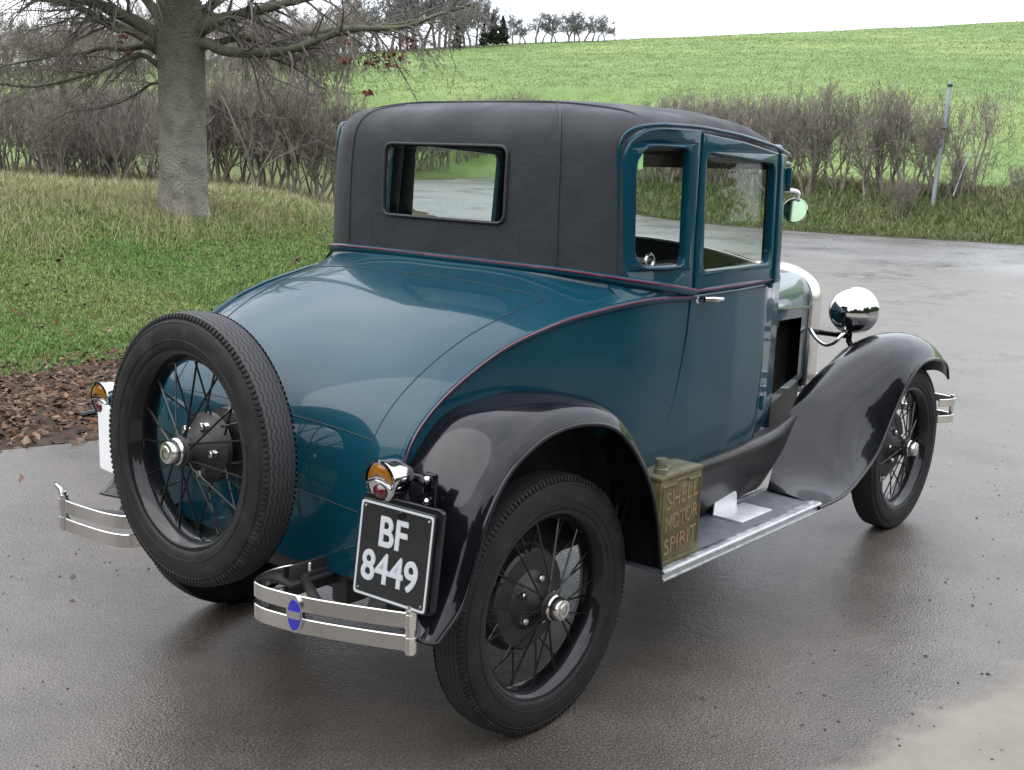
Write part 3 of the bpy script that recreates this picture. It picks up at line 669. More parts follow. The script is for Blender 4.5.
for c0, r0 in (((.632, -.585, 1.300), .022),):
    b.tube([np.array(c0)+r0*np.array([math.cos(t), 0, math.sin(t)]) for t in np.linspace(0, 2*math.pi, 25)], .0055, 6)
b.tube([(.585, -.585, 1.288), (.60, -.585, 1.300), (.612, -.585, 1.286)], .005, 6)
part(b, 'cabin_bracket', M['chrome'])
b = MB(); b.box((.440, -.655, 1.585), (.466, -.651, 1.630)); part(b, 'window_sticker', M['green'])

# ---- bonnet, cowl top, radiator
def hood_sec(x, hw, zt, zs, n_=21):
    out_ = []
    for t in np.linspace(-1, 1, n_):
        a = abs(t)*math.pi/2; y = hw*math.sin(a)**.8*np.sign(t) if t else 0; z = zs+(zt-zs)*max(0, math.cos(a))**.55; out_.append((x, y, z))
    return out_
b = MB(); S_ = [hood_sec(x, yside(x), zt, zs) for x, zt, zs in ((1.405, 1.300, 1.17), (1.48, 1.250, 1.12), (1.60, 1.194, 1.06))]
b.grid(np.array(S_)); part(b, 'cowl_top', M['blue'], auto=60)
b = MB(); S_ = [hood_sec(x, hw, zt, zs) for x, hw, zt, zs in ((1.603, .50, 1.190, 1.06), (1.9, .415, 1.180, 1.03), (2.2, .325, 1.165, 1.0), (2.46, .238, 1.150, .975))]
b.grid(cr_spline(np.array(S_), 20)); part(b, 'bonnet_top', M['blue'], auto=60)
for sgn in (1, -1):
    b = MB(); ln = lambda x: float(np.interp(x, [1.60, 2.46], [.50, .238]))
    zt_ = lambda x: float(np.interp(x, [1.6, 2.46], [1.06, .975]))
    def strip(x0, x1, f0, f1, mi=0): b.grid(np.array([[(x, sgn*ln(x), .66+(zt_(x)-.66)*f) for x in np.linspace(x0, x1, 8)] for f in (f0, f1)]), mi=mi)
    strip(1.60, 1.68, 0, 1); strip(2.30, 2.46, 0, 1); strip(1.68, 2.30, .88, 1); strip(1.68, 2.30, 0, .10); part(b, 'bonnet_side', M['blue'])
    b = MB(); b.tube([(x, sgn*(ln(x)+.004), zt_(x)+.004) for x in (1.60, 2.46)], .008, 8); part(b, 'bonnet_hinge', M['blue'])
b = MB(); b.box((1.62, -.20, .55), (2.40, .20, 1.0), .05); b.lathe([(0, .05), (.03, .05), (.04, .03), (.05, 0)], (1.95, -.30, .96), (-.2, -1, 0), 20); part(b, 'engine', M['chassis'])
b = MB(); b.box((1.604, -.53, .6), (1.612, .53, 1.07)); part(b, 'firewall', M['dark'])
# radiator shell
def rad_sec(x, g_=0.):
    o2 = [(x, -.242-g_, .60), (x, -.242-g_, .80)]+[(x, (.242+g_)*math.sin(t)*1.0, .975+(.178+g_)*abs(math.cos(t))**.7) for t in np.linspace(-math.pi/2, math.pi/2, 31)]+[(x, .242+g_, .80), (x, .242+g_, .60)]
    return o2
b = MB(); b.grid(np.array([rad_sec(2.455, 0), rad_sec(2.46, .012), rad_sec(2.54, .014), rad_sec(2.57, .004), rad_sec(2.575, -.03)])); rs = part(b, 'radiator_shell', M['nickel'], auto=50)
b = MB(); b.box((2.50, -.21, .6), (2.53, .21, 1.08)); part(b, 'radiator_core', M['chassis'], rs)
b = MB(); b.lathe([(0, .03), (.012, .035), (.02, .02), (.05, .012), (.055, 0)], (2.52, 0, 1.158), (0, 0, 1), 16); part(b, 'radiator_cap', M['nickel'], rs)

# ---- chassis bits under the body
b = MB()
for y in (-.36, .36): b.box((-.45, y-.03, .40), (2.75, y+.03, .49), .008)
b.box((-.42, -.36, .42), (-.36, .36, .48), .005); b.tube([(0, -.66, .37), (0, .66, .37)], .045, 12); b.lathe([(-.15, .03), (-.12, .11), (0, .15), (.12, .11), (.15, .03)], (0, 0, .37), (0, 1, 0), 20)
b.tube([(-.02, y, .46-.06*(1-(y/.6)**2)+.02) for y in np.linspace(-.6, .6, 15)], .03, 6); b.box((.3, -.4, .40), (1.6, .4, .46), .01)
b.tube([(2.63, y, .34) for y in (-.6, .6)], .03, 8); b.box((1.0, .12, .30), (1.5, .22, .42), .04)
part(b, 'chassis', M['chassis'])

# ---- wings
def bez(I, K1, K2, Lp, n_=11):
    t = np.linspace(0, 1, n_)[:, None]; return (1-t)**3*I+3*(1-t)**2*t*K1+3*(1-t)*t*t*K2+t**3*Lp
def wing(name, st, sgn, n_=60, lipr=.007, lipdrop=True):
    """st: rows of I, K1, K2, L  (right side coordinates)"""
    S_ = cr_spline(np.array(st, float), n_); rows_ = []
    for I, K1, K2, Lp in S_:
        c_ = list(bez(I, K1, K2, Lp))
        rows_.append(c_)
    G_ = np.array(rows_); G_[..., 1] *= -sgn if sgn > 0 else 1
    if sgn > 0 and name == 'rear_wing': G_[..., 0] += .10*np.clip((.85-G_[..., 2])/.35, 0, 1)*(G_[..., 0] < 0)
    b = MB(); b.grid(G_); inner = G_.copy()
    nrm = np.cross(np.gradient(G_, axis=0), np.gradient(G_, axis=1)); nrm /= np.linalg.norm(nrm, axis=2)[..., None]+1e-9
    cen = G_.mean((0, 1)); 
    if (nrm[n_//2, 5]@np.array([0, 0, 1.])) > 0: nrm = -nrm
    b.grid(G_+nrm*.003)
    b.tube(G_[:, -1], lipr, 8)
    b.tube(G_[0], lipr*.8, 6); b.tube(G_[-1], lipr*.8, 6)
    return part(b, name, M['black'], auto=70)
rl = [(-.549, .459), (-.464, .531), (-.415, .640), (-.380, .734), (-.292, .842), (-.141, .908), (.026, .911), (.168, .864), (.298, .733), (.375, .586), (.42, .40)]
ri = [(-.52, .62, .46), (-.47, .57, .60), (-.43, .560, .72), (-.40, .566, .812), (-.29, .582, .935), (-.16, .595, .970), (0, .615, .976), (.18, .640, .932), (.30, .655, .82), (.385, .655, .63), (.42, .655, .40)]
wc = np.array([0, .37]); st = []
for (lx, lz), (ix, iy, iz) in zip(rl, ri):
    Lp = np.array([lx, -.83, lz]); I = np.array([ix, -iy, iz]); rad = np.array([lx, lz])-wc; rad /= np.linalg.norm(rad)
    ro = max(np.linalg.norm(np.array([ix, iz])-wc), np.linalg.norm(np.array([lx, lz])-wc)+.02)
    kf = float(np.interp(lz, [.45, .75], [.25, 1])) if lx > .2 else 1
    K1 = np.array([ix, -(iy+.11), iz])+np.array([rad[0], 0, rad[1]])*.014*kf
    K2 = Lp+np.array([rad[0], 0, rad[1]])*.062*kf+np.array([0, .012, 0])
    st.append([I, K1, K2, Lp])
for sgn in (-1, 1): wing('rear_wing', st, sgn)
# inner wheel arch skirt
for sgn in (-1, 1):
    b = MB(); Ii = cr_spline(np.array([s_0[0] for s_0 in st]), 40); Ii[:, 1] = sgn*.55; Io = cr_spline(np.array([s_0[0] for s_0 in st]), 40); Io[:, 1] = sgn*np.abs(Io[:, 1])
    b.grid(np.stack([Ii, Io])); c0 = np.array([[(x, sgn*.55, .42) for x in Ii[:, 0]], [(x, sgn*.55, z) for x, z in Ii[:, [0, 2]]]]); b.grid(c0); part(b, 'wheel_arch', M['chassis'])
# front wing stations: I, K1, K2, L
FS = [
 [(1.46, -.62, .398), (1.46, -.69, .395), (1.46, -.77, .392), (1.46, -.835, .372)],
 [(1.57, -.590, .50), (1.63, -.66, .425), (1.66, -.76, .42), (1.69, -.825, .372)],
 [(1.69, -.565, .60), (1.79, -.655, .575), (1.83, -.75, .50), (1.90, -.800, .405)],
 [(1.80, -.53, .665), (1.93, -.61, .755), (2.01, -.73, .66), (2.08, -.785, .475)],
 [(1.99, -.475, .700), (2.09, -.56, .865), (2.16, -.74, .79), (2.225, -.78, .620)],
 [(2.22, -.44, .74), (2.26, -.54, .915), (2.30, -.74, .89), (2.345, -.78, .732)],
 [(2.45, -.40, .775), (2.46, -.53, .945), (2.47, -.73, .925), (2.48, -.775, .790)],
 [(2.67, -.41, .77), (2.67, -.54, .925), (2.66, -.73, .915), (2.65, -.77, .790)],
 [(2.88, -.46, .72), (2.89, -.56, .815), (2.87, -.71, .82), (2.82, -.755, .745)],
 [(2.99, -.52, .61), (3.00, -.58, .70), (2.97, -.69, .71), (2.92, -.735, .665)],
]
for sgn in (-1, 1): wing('front_wing', FS, sgn, 80)
# running boards, aprons
for sgn in (-1, 1):
    b = MB(); b.box((.44, min(sgn*.60, sgn*.822), .372), (1.475, max(sgn*.60, sgn*.822), .388), .003); rbd = part(b, 'running_board', M['mat_rubber'])
    bp_ = MB(); bp_.grid(np.array([[(x, sgn*float(np.interp(x, [1.3, 1.6, 1.9, 2.46], [.56, .475, .39, .215])), z) for x in np.linspace(1.3, 2.46, 12)] for z in (.38, .66)])); part(bp_, 'splash_pan', M['chassis'])
    b = MB(); y0 = sgn*.822
    b.box((.43, min(y0, y0+sgn*.010), .352), (1.478, max(y0, y0+sgn*.010), .393), .003); b.tube([(.43, y0+sgn*.010, .384), (1.478, y0+sgn*.010, .384)], .006, 8); b.tube([(.43, y0+sgn*.010, .360), (1.478, y0+sgn*.010, .360)], .005, 8)
    b.box((.44, min(sgn*.80, sgn*.8225), .387), (1.475, max(sgn*.80, sgn*.8225), .392), .001); b.box((.44, min(sgn*.597, sgn*.61), .387), (1.475, max(sgn*.597, sgn*.61), .395), .001)
    part(b, 'running_board_trim', M['alu'], rbd)
    b = MB(); sec = [(-.03, .636), (.006, .636), (.022, .629), (.030, .612), (.024, .585), (.002, .50), (-.040, .425), (-.066, .386)]
    xs_ = np.linspace(.38, 1.80, 44)
    zlow = lambda x: float(np.interp(x, [1.48, 1.62, 1.72, 1.80], [.386, .44, .525, .622]))
    G_ = np.array([[(x, sgn*(float(np.interp(x, [.38, 1.0, 1.25, 1.5, 1.8], [.694, .684, .664, .630, .555]))-.006+y*(1 if x < 1.4 else max(.3, 1-(x-1.4)*1.6))), zlow(x)+(z-.386)*(.636-zlow(x))/.25) for y, z in cr_spline(np.array(sec), 18)] for x in xs_]); b.grid(G_)
    part(b, 'valance', M['black_dull'])
# bright step bracket on the near running board
b = MB(); b.grid(np.array([[(1.04, -.60, .3945), (1.03, -.755, .3945)], [(1.265, -.60, .3945), (1.255, -.755, .3945)]]))

me = plate_mesh(roundpoly([(1.035, .392), (1.195, .392), (1.190, .455), (1.04, .455)], [.0, .0, .025, .025], 6), [], .004)
for v in me.vertices: x, z, t = v.co; v.co = (x, -.640+t-(z-.392)*.0, z)
b2m = MB(); b2m.box((1.035, -.757, .3885), (1.25, -.637, .3945), .0015); b2m.add([v.co for v in me.vertices], [tuple(p_.vertices) for p_ in me.polygons]); part(b2m, 'step_bracket', M['alu_white'])

# ---- wheels (built once about the origin, outward = -y)
def tyre_profile():
    # (along axis outward, radius)
    R0, Rr, hw = .376, .272, .058
    side = [(.046, .272), (.053, .280), (.0565, .292), (.0585, .312), (.0575, .334), (.052, .352), (.046, .361), (.044, .3665), (.041, .370)]
    tread = [(.041, .370), (.030, .3735), (.015, .3755), (0, .376), (-.015, .3755), (-.030, .3735), (-.041, .370)]
    return side, tread
def build_wheel(kind):
    ax = (0, -1, 0)
    b = MB(); rp = [(-.048, .272), (-.048, .286), (-.043, .288), (-.041, .276), (-.030, .262), (-.015, .250), (.015, .250), (.030, .262), (.041, .276), (.043, .288), (.048, .286), (.049, .272), (.044, .262), (.032, .254), (.018, .243), (-.018, .243), (-.032, .254), (-.044, .262), (-.048, .272)]
    b.lathe(rp, (0, 0, 0), ax, 72); w_ = b.build(kind, M['spoke'], None, auto=45)
    side, tread = tyre_profile()
    b = MB(); pr = [(p, r) for p, r in cr_spline(np.array(side), 28)]
    b.lathe(pr, (0, 0, 0), ax, 96); b.lathe([(-p, r) for p, r in pr], (0, 0, 0), ax, 96)
    for rr_, pp in ((.348, .0545), (.300, .0582)):
        b.tube([(rr_*math.cos(t), -pp, rr_*math.sin(t)) for t in np.linspace(0, 2*math.pi, 97)], .0012, 4, cap=False)
    # shoulder lugs
    for k in range(150):
        t = k/150*2*math.pi
        for s_0 in (1, -1):
            c_, s_1 = math.cos(t), math.sin(t); d = .0045
            P0 = []
            for (al, rr_) in ((.0495, .354), (.0475, .3625), (.0425, .3695)):
                for dt in (-d/rr_*1.0, d/rr_*1.0): P0.append(((rr_)*math.cos(t+dt), -s_0*al, rr_*math.sin(t+dt)))
            P1 = [tuple(np.array(q)+np.array([c_*.0026, -s_0*.0024, s_1*.0026])) for q in P0]
            b.add(P0+P1, [(6, 7, 9, 8), (8, 9, 11, 10), (0, 6, 8, 2), (2, 8, 10, 4), (1, 3, 9, 7), (3, 5, 11, 9), (0, 1, 7, 6)])
    # tread band with UV
    nn = 240; tp = cr_spline(np.array(tread), 15); base = len(b.v)
    P = np.array([[(r*math.cos(t), -a, r*math.sin(t)) for a, r in tp] for t in np.arange(nn)/nn*2*math.pi]); b.grid(P, cu=True, mi=1)
    ty = b.build('tyre', [M['rubber'], M['tread']], w_, auto=60)
    me = ty.data; ul = me.uv_layers.new(name='UVMap')
    for pl in me.polygons:
        if pl.material_index != 1: continue
        vs_ = [me.vertices[i].co for i in pl.vertices]; angs = [math.atan2(v.z, v.x)/(2*math.pi) % 1 for v in vs_]
        if max(angs)-min(angs) > .5: angs = [a+1 if a < .5 else a for a in angs]
        for li, a, v in zip(pl.loop_indices, angs, vs_): ul.data[li].uv = (a, (v.y+.041)/.082)
    # spokes
    b = MB()
    for k in range(15):
        t = (k+.5)/15*2*math.pi
        for (rh, ah, da, ar) in ((.034, .050, .45*(1 if k % 2 else -1), .012), (.095, -.030, .35*(1 if k % 2 else -1), -.012)):
            a0 = t+(0 if ah > 0 else .2); b.tube([(rh*math.cos(a0+da), -ah, rh*math.sin(a0+da)), (.2485*math.cos(a0), -ar, .2485*math.sin(a0))], .0031, 6)
    b.build('spokes', M['spoke'], w_)
    b = MB(); b.lathe([(-.045, .07), (-.045, .098), (-.030, .098), (-.024, .092), (-.012, .078), (0, .058), (.010, .050), (.028, .040), (.040, .036), (.044, .042), (.054, .042), (.058, .033), (.066, .031), (.066, 0)], (0, 0, 0), ax, 40)
    h_ = b.build('wheel_hub', M['chassis'], w_)
    for k in range(5):
        b = MB(); t = k/5*2*math.pi+.3; b.lathe([(-.012, .013), (.004, .013), (.010, .009), (.012, 0)], (.068*math.cos(t), 0, .068*math.sin(t)), ax, 8); b.build('wheel_nut', M['nickel'], w_)
    b = MB(); b.lathe([(.060, .033), (.066, .0375), (.070, .0375), (.074, .034), (.092, .0325), (.098, .029), (.100, .022), (.101, .0)], (0, 0, 0), ax, 32); b.lathe([(.101, .0195), (.1025, .018), (.1015, .014)], (0, 0, 0), ax, 24)
    b.build('hub_cap', M['nickel'], w_)
    if kind != 'spare_wheel':
        b = MB(); b.lathe([(-.06, .05), (-.06, .150), (-.03, .150), (-.022, .142), (-.020, .05)], (0, 0, 0), ax, 40); b.lathe([(-.075, .160), (-.062, .160), (-.062, .10)], (0, 0, 0), ax, 40); b.build('brake_drum', M['chassis'], w_)
    return w_
def dup_tree(o, parent):
    c = o.copy(); col.objects.link(c); c.parent = parent
    for ch in list(o.children):
        if ch.name.startswith('_'): continue
        d = ch.copy(); col.objects.link(d); d.parent = c
    return c
w0 = build_wheel('wheel'); w0.parent = car
for k, (x, y, rz, ry) in enumerate([(0, -.688, 0, .2), (2.629, -.632, 0.01, 1.0), (0, .688, math.pi, .5), (2.629, .632, math.pi, .8)]):
    ww = w0 if k == 0 else dup_tree(w0, car)
    ww.location = (x-ORG[0], y, .374); ww.rotation_euler = (0, ry, rz) if rz < 1 else (0, ry, rz)
sw = build_wheel('spare_wheel'); sw.parent = car
SPT = .047
sw.matrix_local = Matrix.Translation((-.644-ORG[0], 0, .800)) @ Matrix.Rotation(SPT, 4, 'Y') @ Matrix.Rotation(R(-90), 4, 'Z') @ Matrix.Rotation(.35, 4, 'Y')
b = MB(); b.lathe([(0, .10), (.05, .10), (.055, .085), (.07, .05), (.09, .045)], (-.50, 0, .80), (-1, 0, 0), 28); b.tube([(-.50, 0, .80), (-.46, 0, .5), (-.38, 0, .45)], .028, 8); part(b, 'spare_wheel_carrier', M['chassis'])

# ---- rear quarter bumpers
def bumper(sgn):
    Rt = np.array([(-.535, -.345), (-.60, -.318), (-.665, -.318), (-.715, -.345), (-.728, -.385), (-.722, -.44), (-.700, -.53), (-.665, -.62), (-.625, -.71), (-.590, -.782)])
    if sgn > 0: Rt = np.array([(-.535, -.345), (-.60, -.322), (-.66, -.335), (-.690, -.40), (-.704, -.50), (-.710, -.585), (-.700, -.630)])
    P2 = cr_spline(Rt, 50); P2[:, 1] *= -sgn
    b = MB()
    for zc in (.515, .457):
        P3 = np.column_stack([P2, np.full(50, zc)]); b.sweep(P3, .041, .006, (0, 0, 1))
    bo = part(b, 'bumper', M['nickel'], auto=30)
    b = MB(); ex, ey = P2[-1]; b.tube([(ex, ey, .432), (ex, ey, .544)], .0135, 14); b.tube([(ex, ey, .544), (ex, ey, .554)], .009, 10)
    for zc in (.515, .457): b.tube([(ex, ey, zc-.018), (ex, ey, zc+.018)], .016, 14)
    part(b, 'bumper_end_bolt', M['nickel'], bo)
    b = MB(); b.box((-.62, min(sgn*.31, sgn*.37), .49), (-.38, max(sgn*.31, sgn*.37), .50), .002)
    y1 = sgn*.34
    b.tube([(-.40, y1, .50), (-.56, sgn*.345, .50), (-.67, sgn*.55, .50)], .014, 6); b.box((-.60, y1-.005, .455), (-.40, y1+.005, .54), .002)
    for xx in (-.585, -.555, -.52): b.lathe([(0, .006), (.004, .006), (.006, 0)], (xx, y1+.005*(-sgn), .53), (0, -sgn, 0), 8)
    part(b, 'bumper_bracket', M['chassis'], bo)
    if sgn > 0: return
    # oval badge
    k = 31; c0 = np.array([P2[k][0], P2[k][1]]); t = P2[k+1]-P2[k-1]; t /= np.linalg.norm(t); nrm = np.array([t[1], -t[0]]); nrm = nrm if nrm[0] < 0 else -nrm
    b = MB(); 
    def oval(a, h_, d0, d1, mi, z0=-9, z1=9):
        th = np.linspace(0, 2*math.pi, 41)[:-1]; f_ = [np.array([*(c0+t*a*math.cos(q)+nrm*d1), .486+h_*math.sin(q)]) for q in th]; bk = [np.array([*(c0+t*a*math.cos(q)+nrm*d0), .486+h_*math.sin(q)]) for q in th]
        b.grid(np.array([bk, f_]), cv=True, mi=mi); o_1 = len(b.v); b.add(f_, [tuple(range(40))], mi)
    oval(.024, .046, -.004, .010, 0); oval(.019, .040, .010, .0115, 1)
    def bar_():
        pts = []
        for d in (.0112, .0128):
            for z in (-.0095, .0095):
                for a in (-.0185, .0185): pts.append((*(c0+t*a+nrm*d), .486+z))
        b.add(pts, [(4, 5, 7, 6), (0, 1, 5, 4), (2, 3, 7, 6), (0, 4, 6, 2), (1, 5, 7, 3)], 0)
    bar_(); b.build('badge', [M['nickel'], M['enamel']], bo, off=ORG, auto=40)
bumper(-1); bumper(1)
# small hooked stay at the far end of the left bumper
b = MB(); b.tube([(-.705, .628, .535), (-.705, .640, .562), (-.712, .652, .575)], .008, 8); part(b, 'bumper_stay', M['nickel'])
# front bumper ends
b = MB()
FB = cr_spline(np.array([(2.86, -.62), (2.93, -.70), (3.0, -.735), (3.05, -.72), (3.08, -.6), (3.10, -.4), (3.11, 0), (3.10, .4), (3.08, .6), (3.05, .72), (3.0, .735)]), 80)
for zc in (.540, .462): b.sweep(np.column_stack([FB[8:], np.full(72, zc)]), .036, .006, (0, 0, 1))
fb = part(b, 'bumper', M['nickel'], auto=30)
b = MB(); b.tube([(3.058, -.715, .44), (3.058, -.715, .565)], .011, 10); part(b, 'bumper_end_bolt', M['nickel'], fb)
for y in (-.36, .36): b = MB(); b.tube([(2.7, y, .45), (3.10, y, .50)], .015); part(b, 'bumper_iron', M['chassis'], fb)

# ---- tail lamps and number plates
def tail_lamp(sgn):
    o_ = np.array([-.545, sgn*.641, .826]); ax = np.array([-1, 0, -.02]); ax = ax/np.linalg.norm(ax)
    b = MB(); b.lathe([(-.075, 0), (-.074, .018), (-.065, .034), (-.045, .045), (-.02, .0495), (.0, .0505), (.012, .053), (.018, .053), (.020, .047)], o_, ax, 32)
    th = np.linspace(0, 2*math.pi, 49)[:-1]; f_ = []
    u_ = np.array([0, 1., 0]); v_ = np.array([0, 0, 1.])
    # bezel face: disc with the moulded divider
    disc = [o_+ax*.017+.048*(math.cos(t)*u_+math.sin(t)*v_) for t in th]; b.add(disc, [tuple(range(48))])
    arc = [o_+ax*.021+np.array([0, a, -.006+.018*math.cos(a/.048*1.35)*1.0-.010]) for a in np.linspace(-.043, .043, 15)]; b.tube(arc, .0042, 8)
    tl = part(b, 'tail_lamp', M['chrome'])
    b = MB()
    def lens(poly, bulge=.006):
        P = np.array(poly); c0 = P.mean(0); rows_ = []
        for k, r_ in enumerate((1, .8, .5, .15)):
            rows_.append([o_+ax*(.019+bulge*(1-r_**2))+np.array([0, *(c0+(q-c0)*r_)]) for q in P])
        b.grid(np.array(rows_), cv=True); b.add(rows_[-1], [tuple(range(len(P)))])
    up = [(.043*math.cos(t), .043*math.sin(t)) for t in np.linspace(R(-2), R(182), 21)]+[(a, .000+.012*math.cos(a/.048*1.35)) for a in np.linspace(-.042, .042, 11)[1:-1]]
    lens(up); part(b, 'amber_lens', M['amber'], tl)
    b = MB(); lens([(.021*math.cos(t)*1.15, -.026+.0185*math.sin(t)) for t in np.linspace(0, 2*math.pi, 25)[:-1]], .008); part(b, 'red_lens', M['redlens'], tl)
    b = MB(); b.tube([o_-ax*.06, o_-ax*.09+np.array([0, sgn*.03, -.01]), (-.46, sgn*.72, .80)], .011, 8); b.box((-.475, min(sgn*.70, sgn*.74), .755), (-.460, max(sgn*.70, sgn*.74), .845), .004)
    b.tube([(-.50, sgn*.66, .79), (-.53, sgn*.70, .77), (-.575, sgn*.73, .76)], .010, 8)
    for z in (.775, .83): b.lathe([(0, .010), (.008, .010), (.014, .005), (.015, 0)], (-.476, sgn*.72, z), (-1, 0, 0), 10, mi=1)
    b.build('lamp_bracket', [M['black'], M['chrome']], tl, off=ORG)
tail_lamp(-1); tail_lamp(1)
def plate_at(corners, black):
    """corners: TL, TR, BL, BR world points"""
    TL, TR, BL, BR = [np.array(q, float) for q in corners]; ctr = (TL+TR+BL+BR)/4; u_ = ((TR-TL)+(BR-BL))/2; v_ = ((TL-BL)+(TR-BR))/2; w_, h_ = np.linalg.norm(u_), np.linalg.norm(v_)
    u_ /= w_; v_ = v_-u_*(v_@u_); v_ /= np.linalg.norm(v_); n_ = np.cross(u_, v_)      # faces the viewer behind the car
    X = Matrix(((u_[0], v_[0], n_[0], ctr[0]), (u_[1], v_[1], n_[1], ctr[1]), (u_[2], v_[2], n_[2], ctr[2]), (0, 0, 0, 1)))
    def put(me, dz, name, m_, par, auto=30):
        me.transform(Matrix.Translation((0, 0, dz))); me.transform(X); return cpart(me, name, m_, par, smooth=False, auto=None)
    rp = roundpoly([(-w_/2, -h_/2), (w_/2, -h_/2), (w_/2, h_/2), (-w_/2, h_/2)], .012, 6)
    base = put(plate_mesh(rp, [], .006, .001), 0, 'number_plate', M['plate_black' if black else 'plate_white'], None)
    if black:
        bk = roundpoly([(-w_/2-.0, -h_/2-.0), (w_/2+.014, -h_/2-.0), (w_/2+.014, h_/2+.014), (-w_/2-.0, h_/2+.014)], .018, 6)
        put(plate_mesh(bk, [], .010, .002), -.010, 'plate_backing', M['black'], base)
        o1 = roundpoly([(-w_/2+.004, -h_/2+.004), (w_/2-.004, -h_/2+.004), (w_/2-.004, h_/2-.004), (-w_/2+.004, h_/2-.004)], .010, 6); i1 = roundpoly([(-w_/2+.0095, -h_/2+.0095), (w_/2-.0095, -h_/2+.0095), (w_/2-.0095, h_/2-.0095), (-w_/2+.0095, h_/2-.0095)], .008, 6)
        put(plate_mesh(o1, [i1], .002), .0045, 'plate_border', M['plate_silver'], base)
        vs_, fs = [], []
        allm = MB()
        for s_0, yy in (('BF', .046), ('8449', -.044)):
            for k_, (ox, oy) in enumerate(((-.0016, -.0012), (.0016, -.0012), (0, .0016))):
                tm = text_mesh(s_0, .103, .001, .0008); tm.transform(Matrix.Diagonal((.90, 1, 1, 1))); tm.transform(Matrix.Translation((-.006+ox, yy+oy, .005+.0004*k_))); tm.transform(X); allm.add([v.co for v in tm.vertices], [tuple(p_.vertices) for p_ in tm.polygons])
        part(allm, 'plate_lettering', M['plate_silver'], base, smooth=False, auto=None)
        bb = MB()
        for sx_ in (-1, 1):
            for sy_ in (-1, 1): bb.lathe([(0, .0035), (.002, .0035), (.003, 0)], X @ Vector((sx_*(w_/2-.018), sy_*(h_/2-.018), .004)), n_, 8)
        part(bb, 'plate_screws', M['nickel'], base)
plate_at([(-.570, -.590, .778), (-.556, -.832, .780), (-.604, -.590, .540), (-.590, -.832, .542)], True)
plate_at([(-.560, .650, .812), (-.575, .42, .812), (-.560, .650, .600), (-.575, .42, .600)], False)

# ---- headlamps, horn, mirror
for sgn in (-1, 1):
    b = MB(); o_ = np.array([2.51, sgn*.42, .975])
    b.lathe([(-.108, 0), (-.105, .021), (-.094, .047), (-.073, .072), (-.042, .091), (-.01, .099), (.035, .101), (.05, .105), (.062, .104), (.07, .094)], o_, (1, 0, 0), 40); hl = part(b, 'headlamp', M['chrome'])
    b = MB(); b.lathe([(.068, .097), (.078, .066), (.082, 0)], o_, (1, 0, 0), 32); part(b, 'headlamp_lens', M['glass'], hl)
    b = MB(); b.tube([(2.51, sgn*.42, .875), (2.51, sgn*.42, .84), (2.50, sgn*.46, .79), (2.49, sgn*.50, .74)], .014, 8); part(b, 'headlamp_post', M['black'], hl)
b = MB(); b.tube([(2.51, y, .862+.0*y) for y in (-.42, .42)], .013, 8); part(b, 'headlamp_bar', M['black'])
b = MB(); b.tube(cr_spline(np.array([(2.46, -.25, .88), (2.43, -.30, .845), (2.40, -.36, .825), (2.40, -.40, .84), (2.42, -.425, .875), (2.46, -.425, .90)]), 24), .008, 8); part(b, 'lamp_conduit', M['nickel'])
for sgn in (-1, 1):
    b = MB(); c0 = np.array([1.42, sgn*.665, 1.452]); nm = np.array([-1, sgn*.32, .24]); nm /= np.linalg.norm(nm)
    b.lathe([(0, .044), (.003, .046), (.008, .044), (.018, .03), (.02, 0)], c0, -nm, 32); mr_ = part(b, 'wing_mirror', M['chrome'])
    for q in (mr_,): pass
    b = MB(); b.lathe([(.001, .042), (.002, .02), (.002, 0)], c0, nm, 32); part(b, 'mirror_glass', M['mirror'], mr_)
    b = MB(); b.tube(cr_spline(np.array([(1.345, sgn*.625, 1.515), (1.38, sgn*.66, 1.522), (1.415, sgn*.675, 1.515), (1.425, sgn*.67, 1.49)]), 14), .008, 8); part(b, 'mirror_arm', M['alu_white'], mr_)
b = MB(); b.box((1.345, -.655, 1.545), (1.385, -.615, 1.60), .008); b.tube([(1.365, -.66, 1.60), (1.365, -.66, 1.52)], .010); part(b, 'screen_hinge', M['blue'])

# ================================================================ fuel can on the running board
can = bpy.data.objects.new('fuel_can', None); col.objects.link(can); can.location = (.555, -.735, .393)
tag(can, 'rusty olive green fuel can with faded lettering standing on the running board', 'fuel can')
co = np.array(can.location)
b = MB(); lo = np.array([.437, -.803, .393])-co; hi = np.array([.672, -.665, .672])-co
b.box(lo, hi, .006); b.box(lo+np.array([-.004, -.004, 0]), np.array([hi[0]+.004, hi[1]+.004, lo[2]+.012]), .003)
b.box(np.array([lo[0]-.003, lo[1]-.003, hi[2]-.010]), hi+np.array([.003, .003, .002]), .003)
for x_ in (lo[0]+.012, hi[0]-.012): b.tube([(x_, lo[1]-.001, lo[2]+.03), (x_, lo[1]-.001, hi[2]-.03)], .004, 6)
b.tube([(lo[0]+.012, lo[1]-.001, hi[2]-.03), (lo[0]+.08, lo[1]-.001, hi[2]-.03), (lo[0]+.09, lo[1]-.001, hi[2]-.02), (hi[0]-.09, lo[1]-.001, hi[2]-.02), (hi[0]-.08, lo[1]-.001, hi[2]-.03), (hi[0]-.012, lo[1]-.001, hi[2]-.03)], .004, 6)
cb = b.build('can_body', M['can'], can)
b = MB(); b.lathe([(0, .022), (.02, .022), (.022, .019), (.050, .019), (.052, 0)], (lo[0]+.045, -.035, hi[2]), (0, 0, 1), 16); b.build('can_cap', M['can_top'], can)
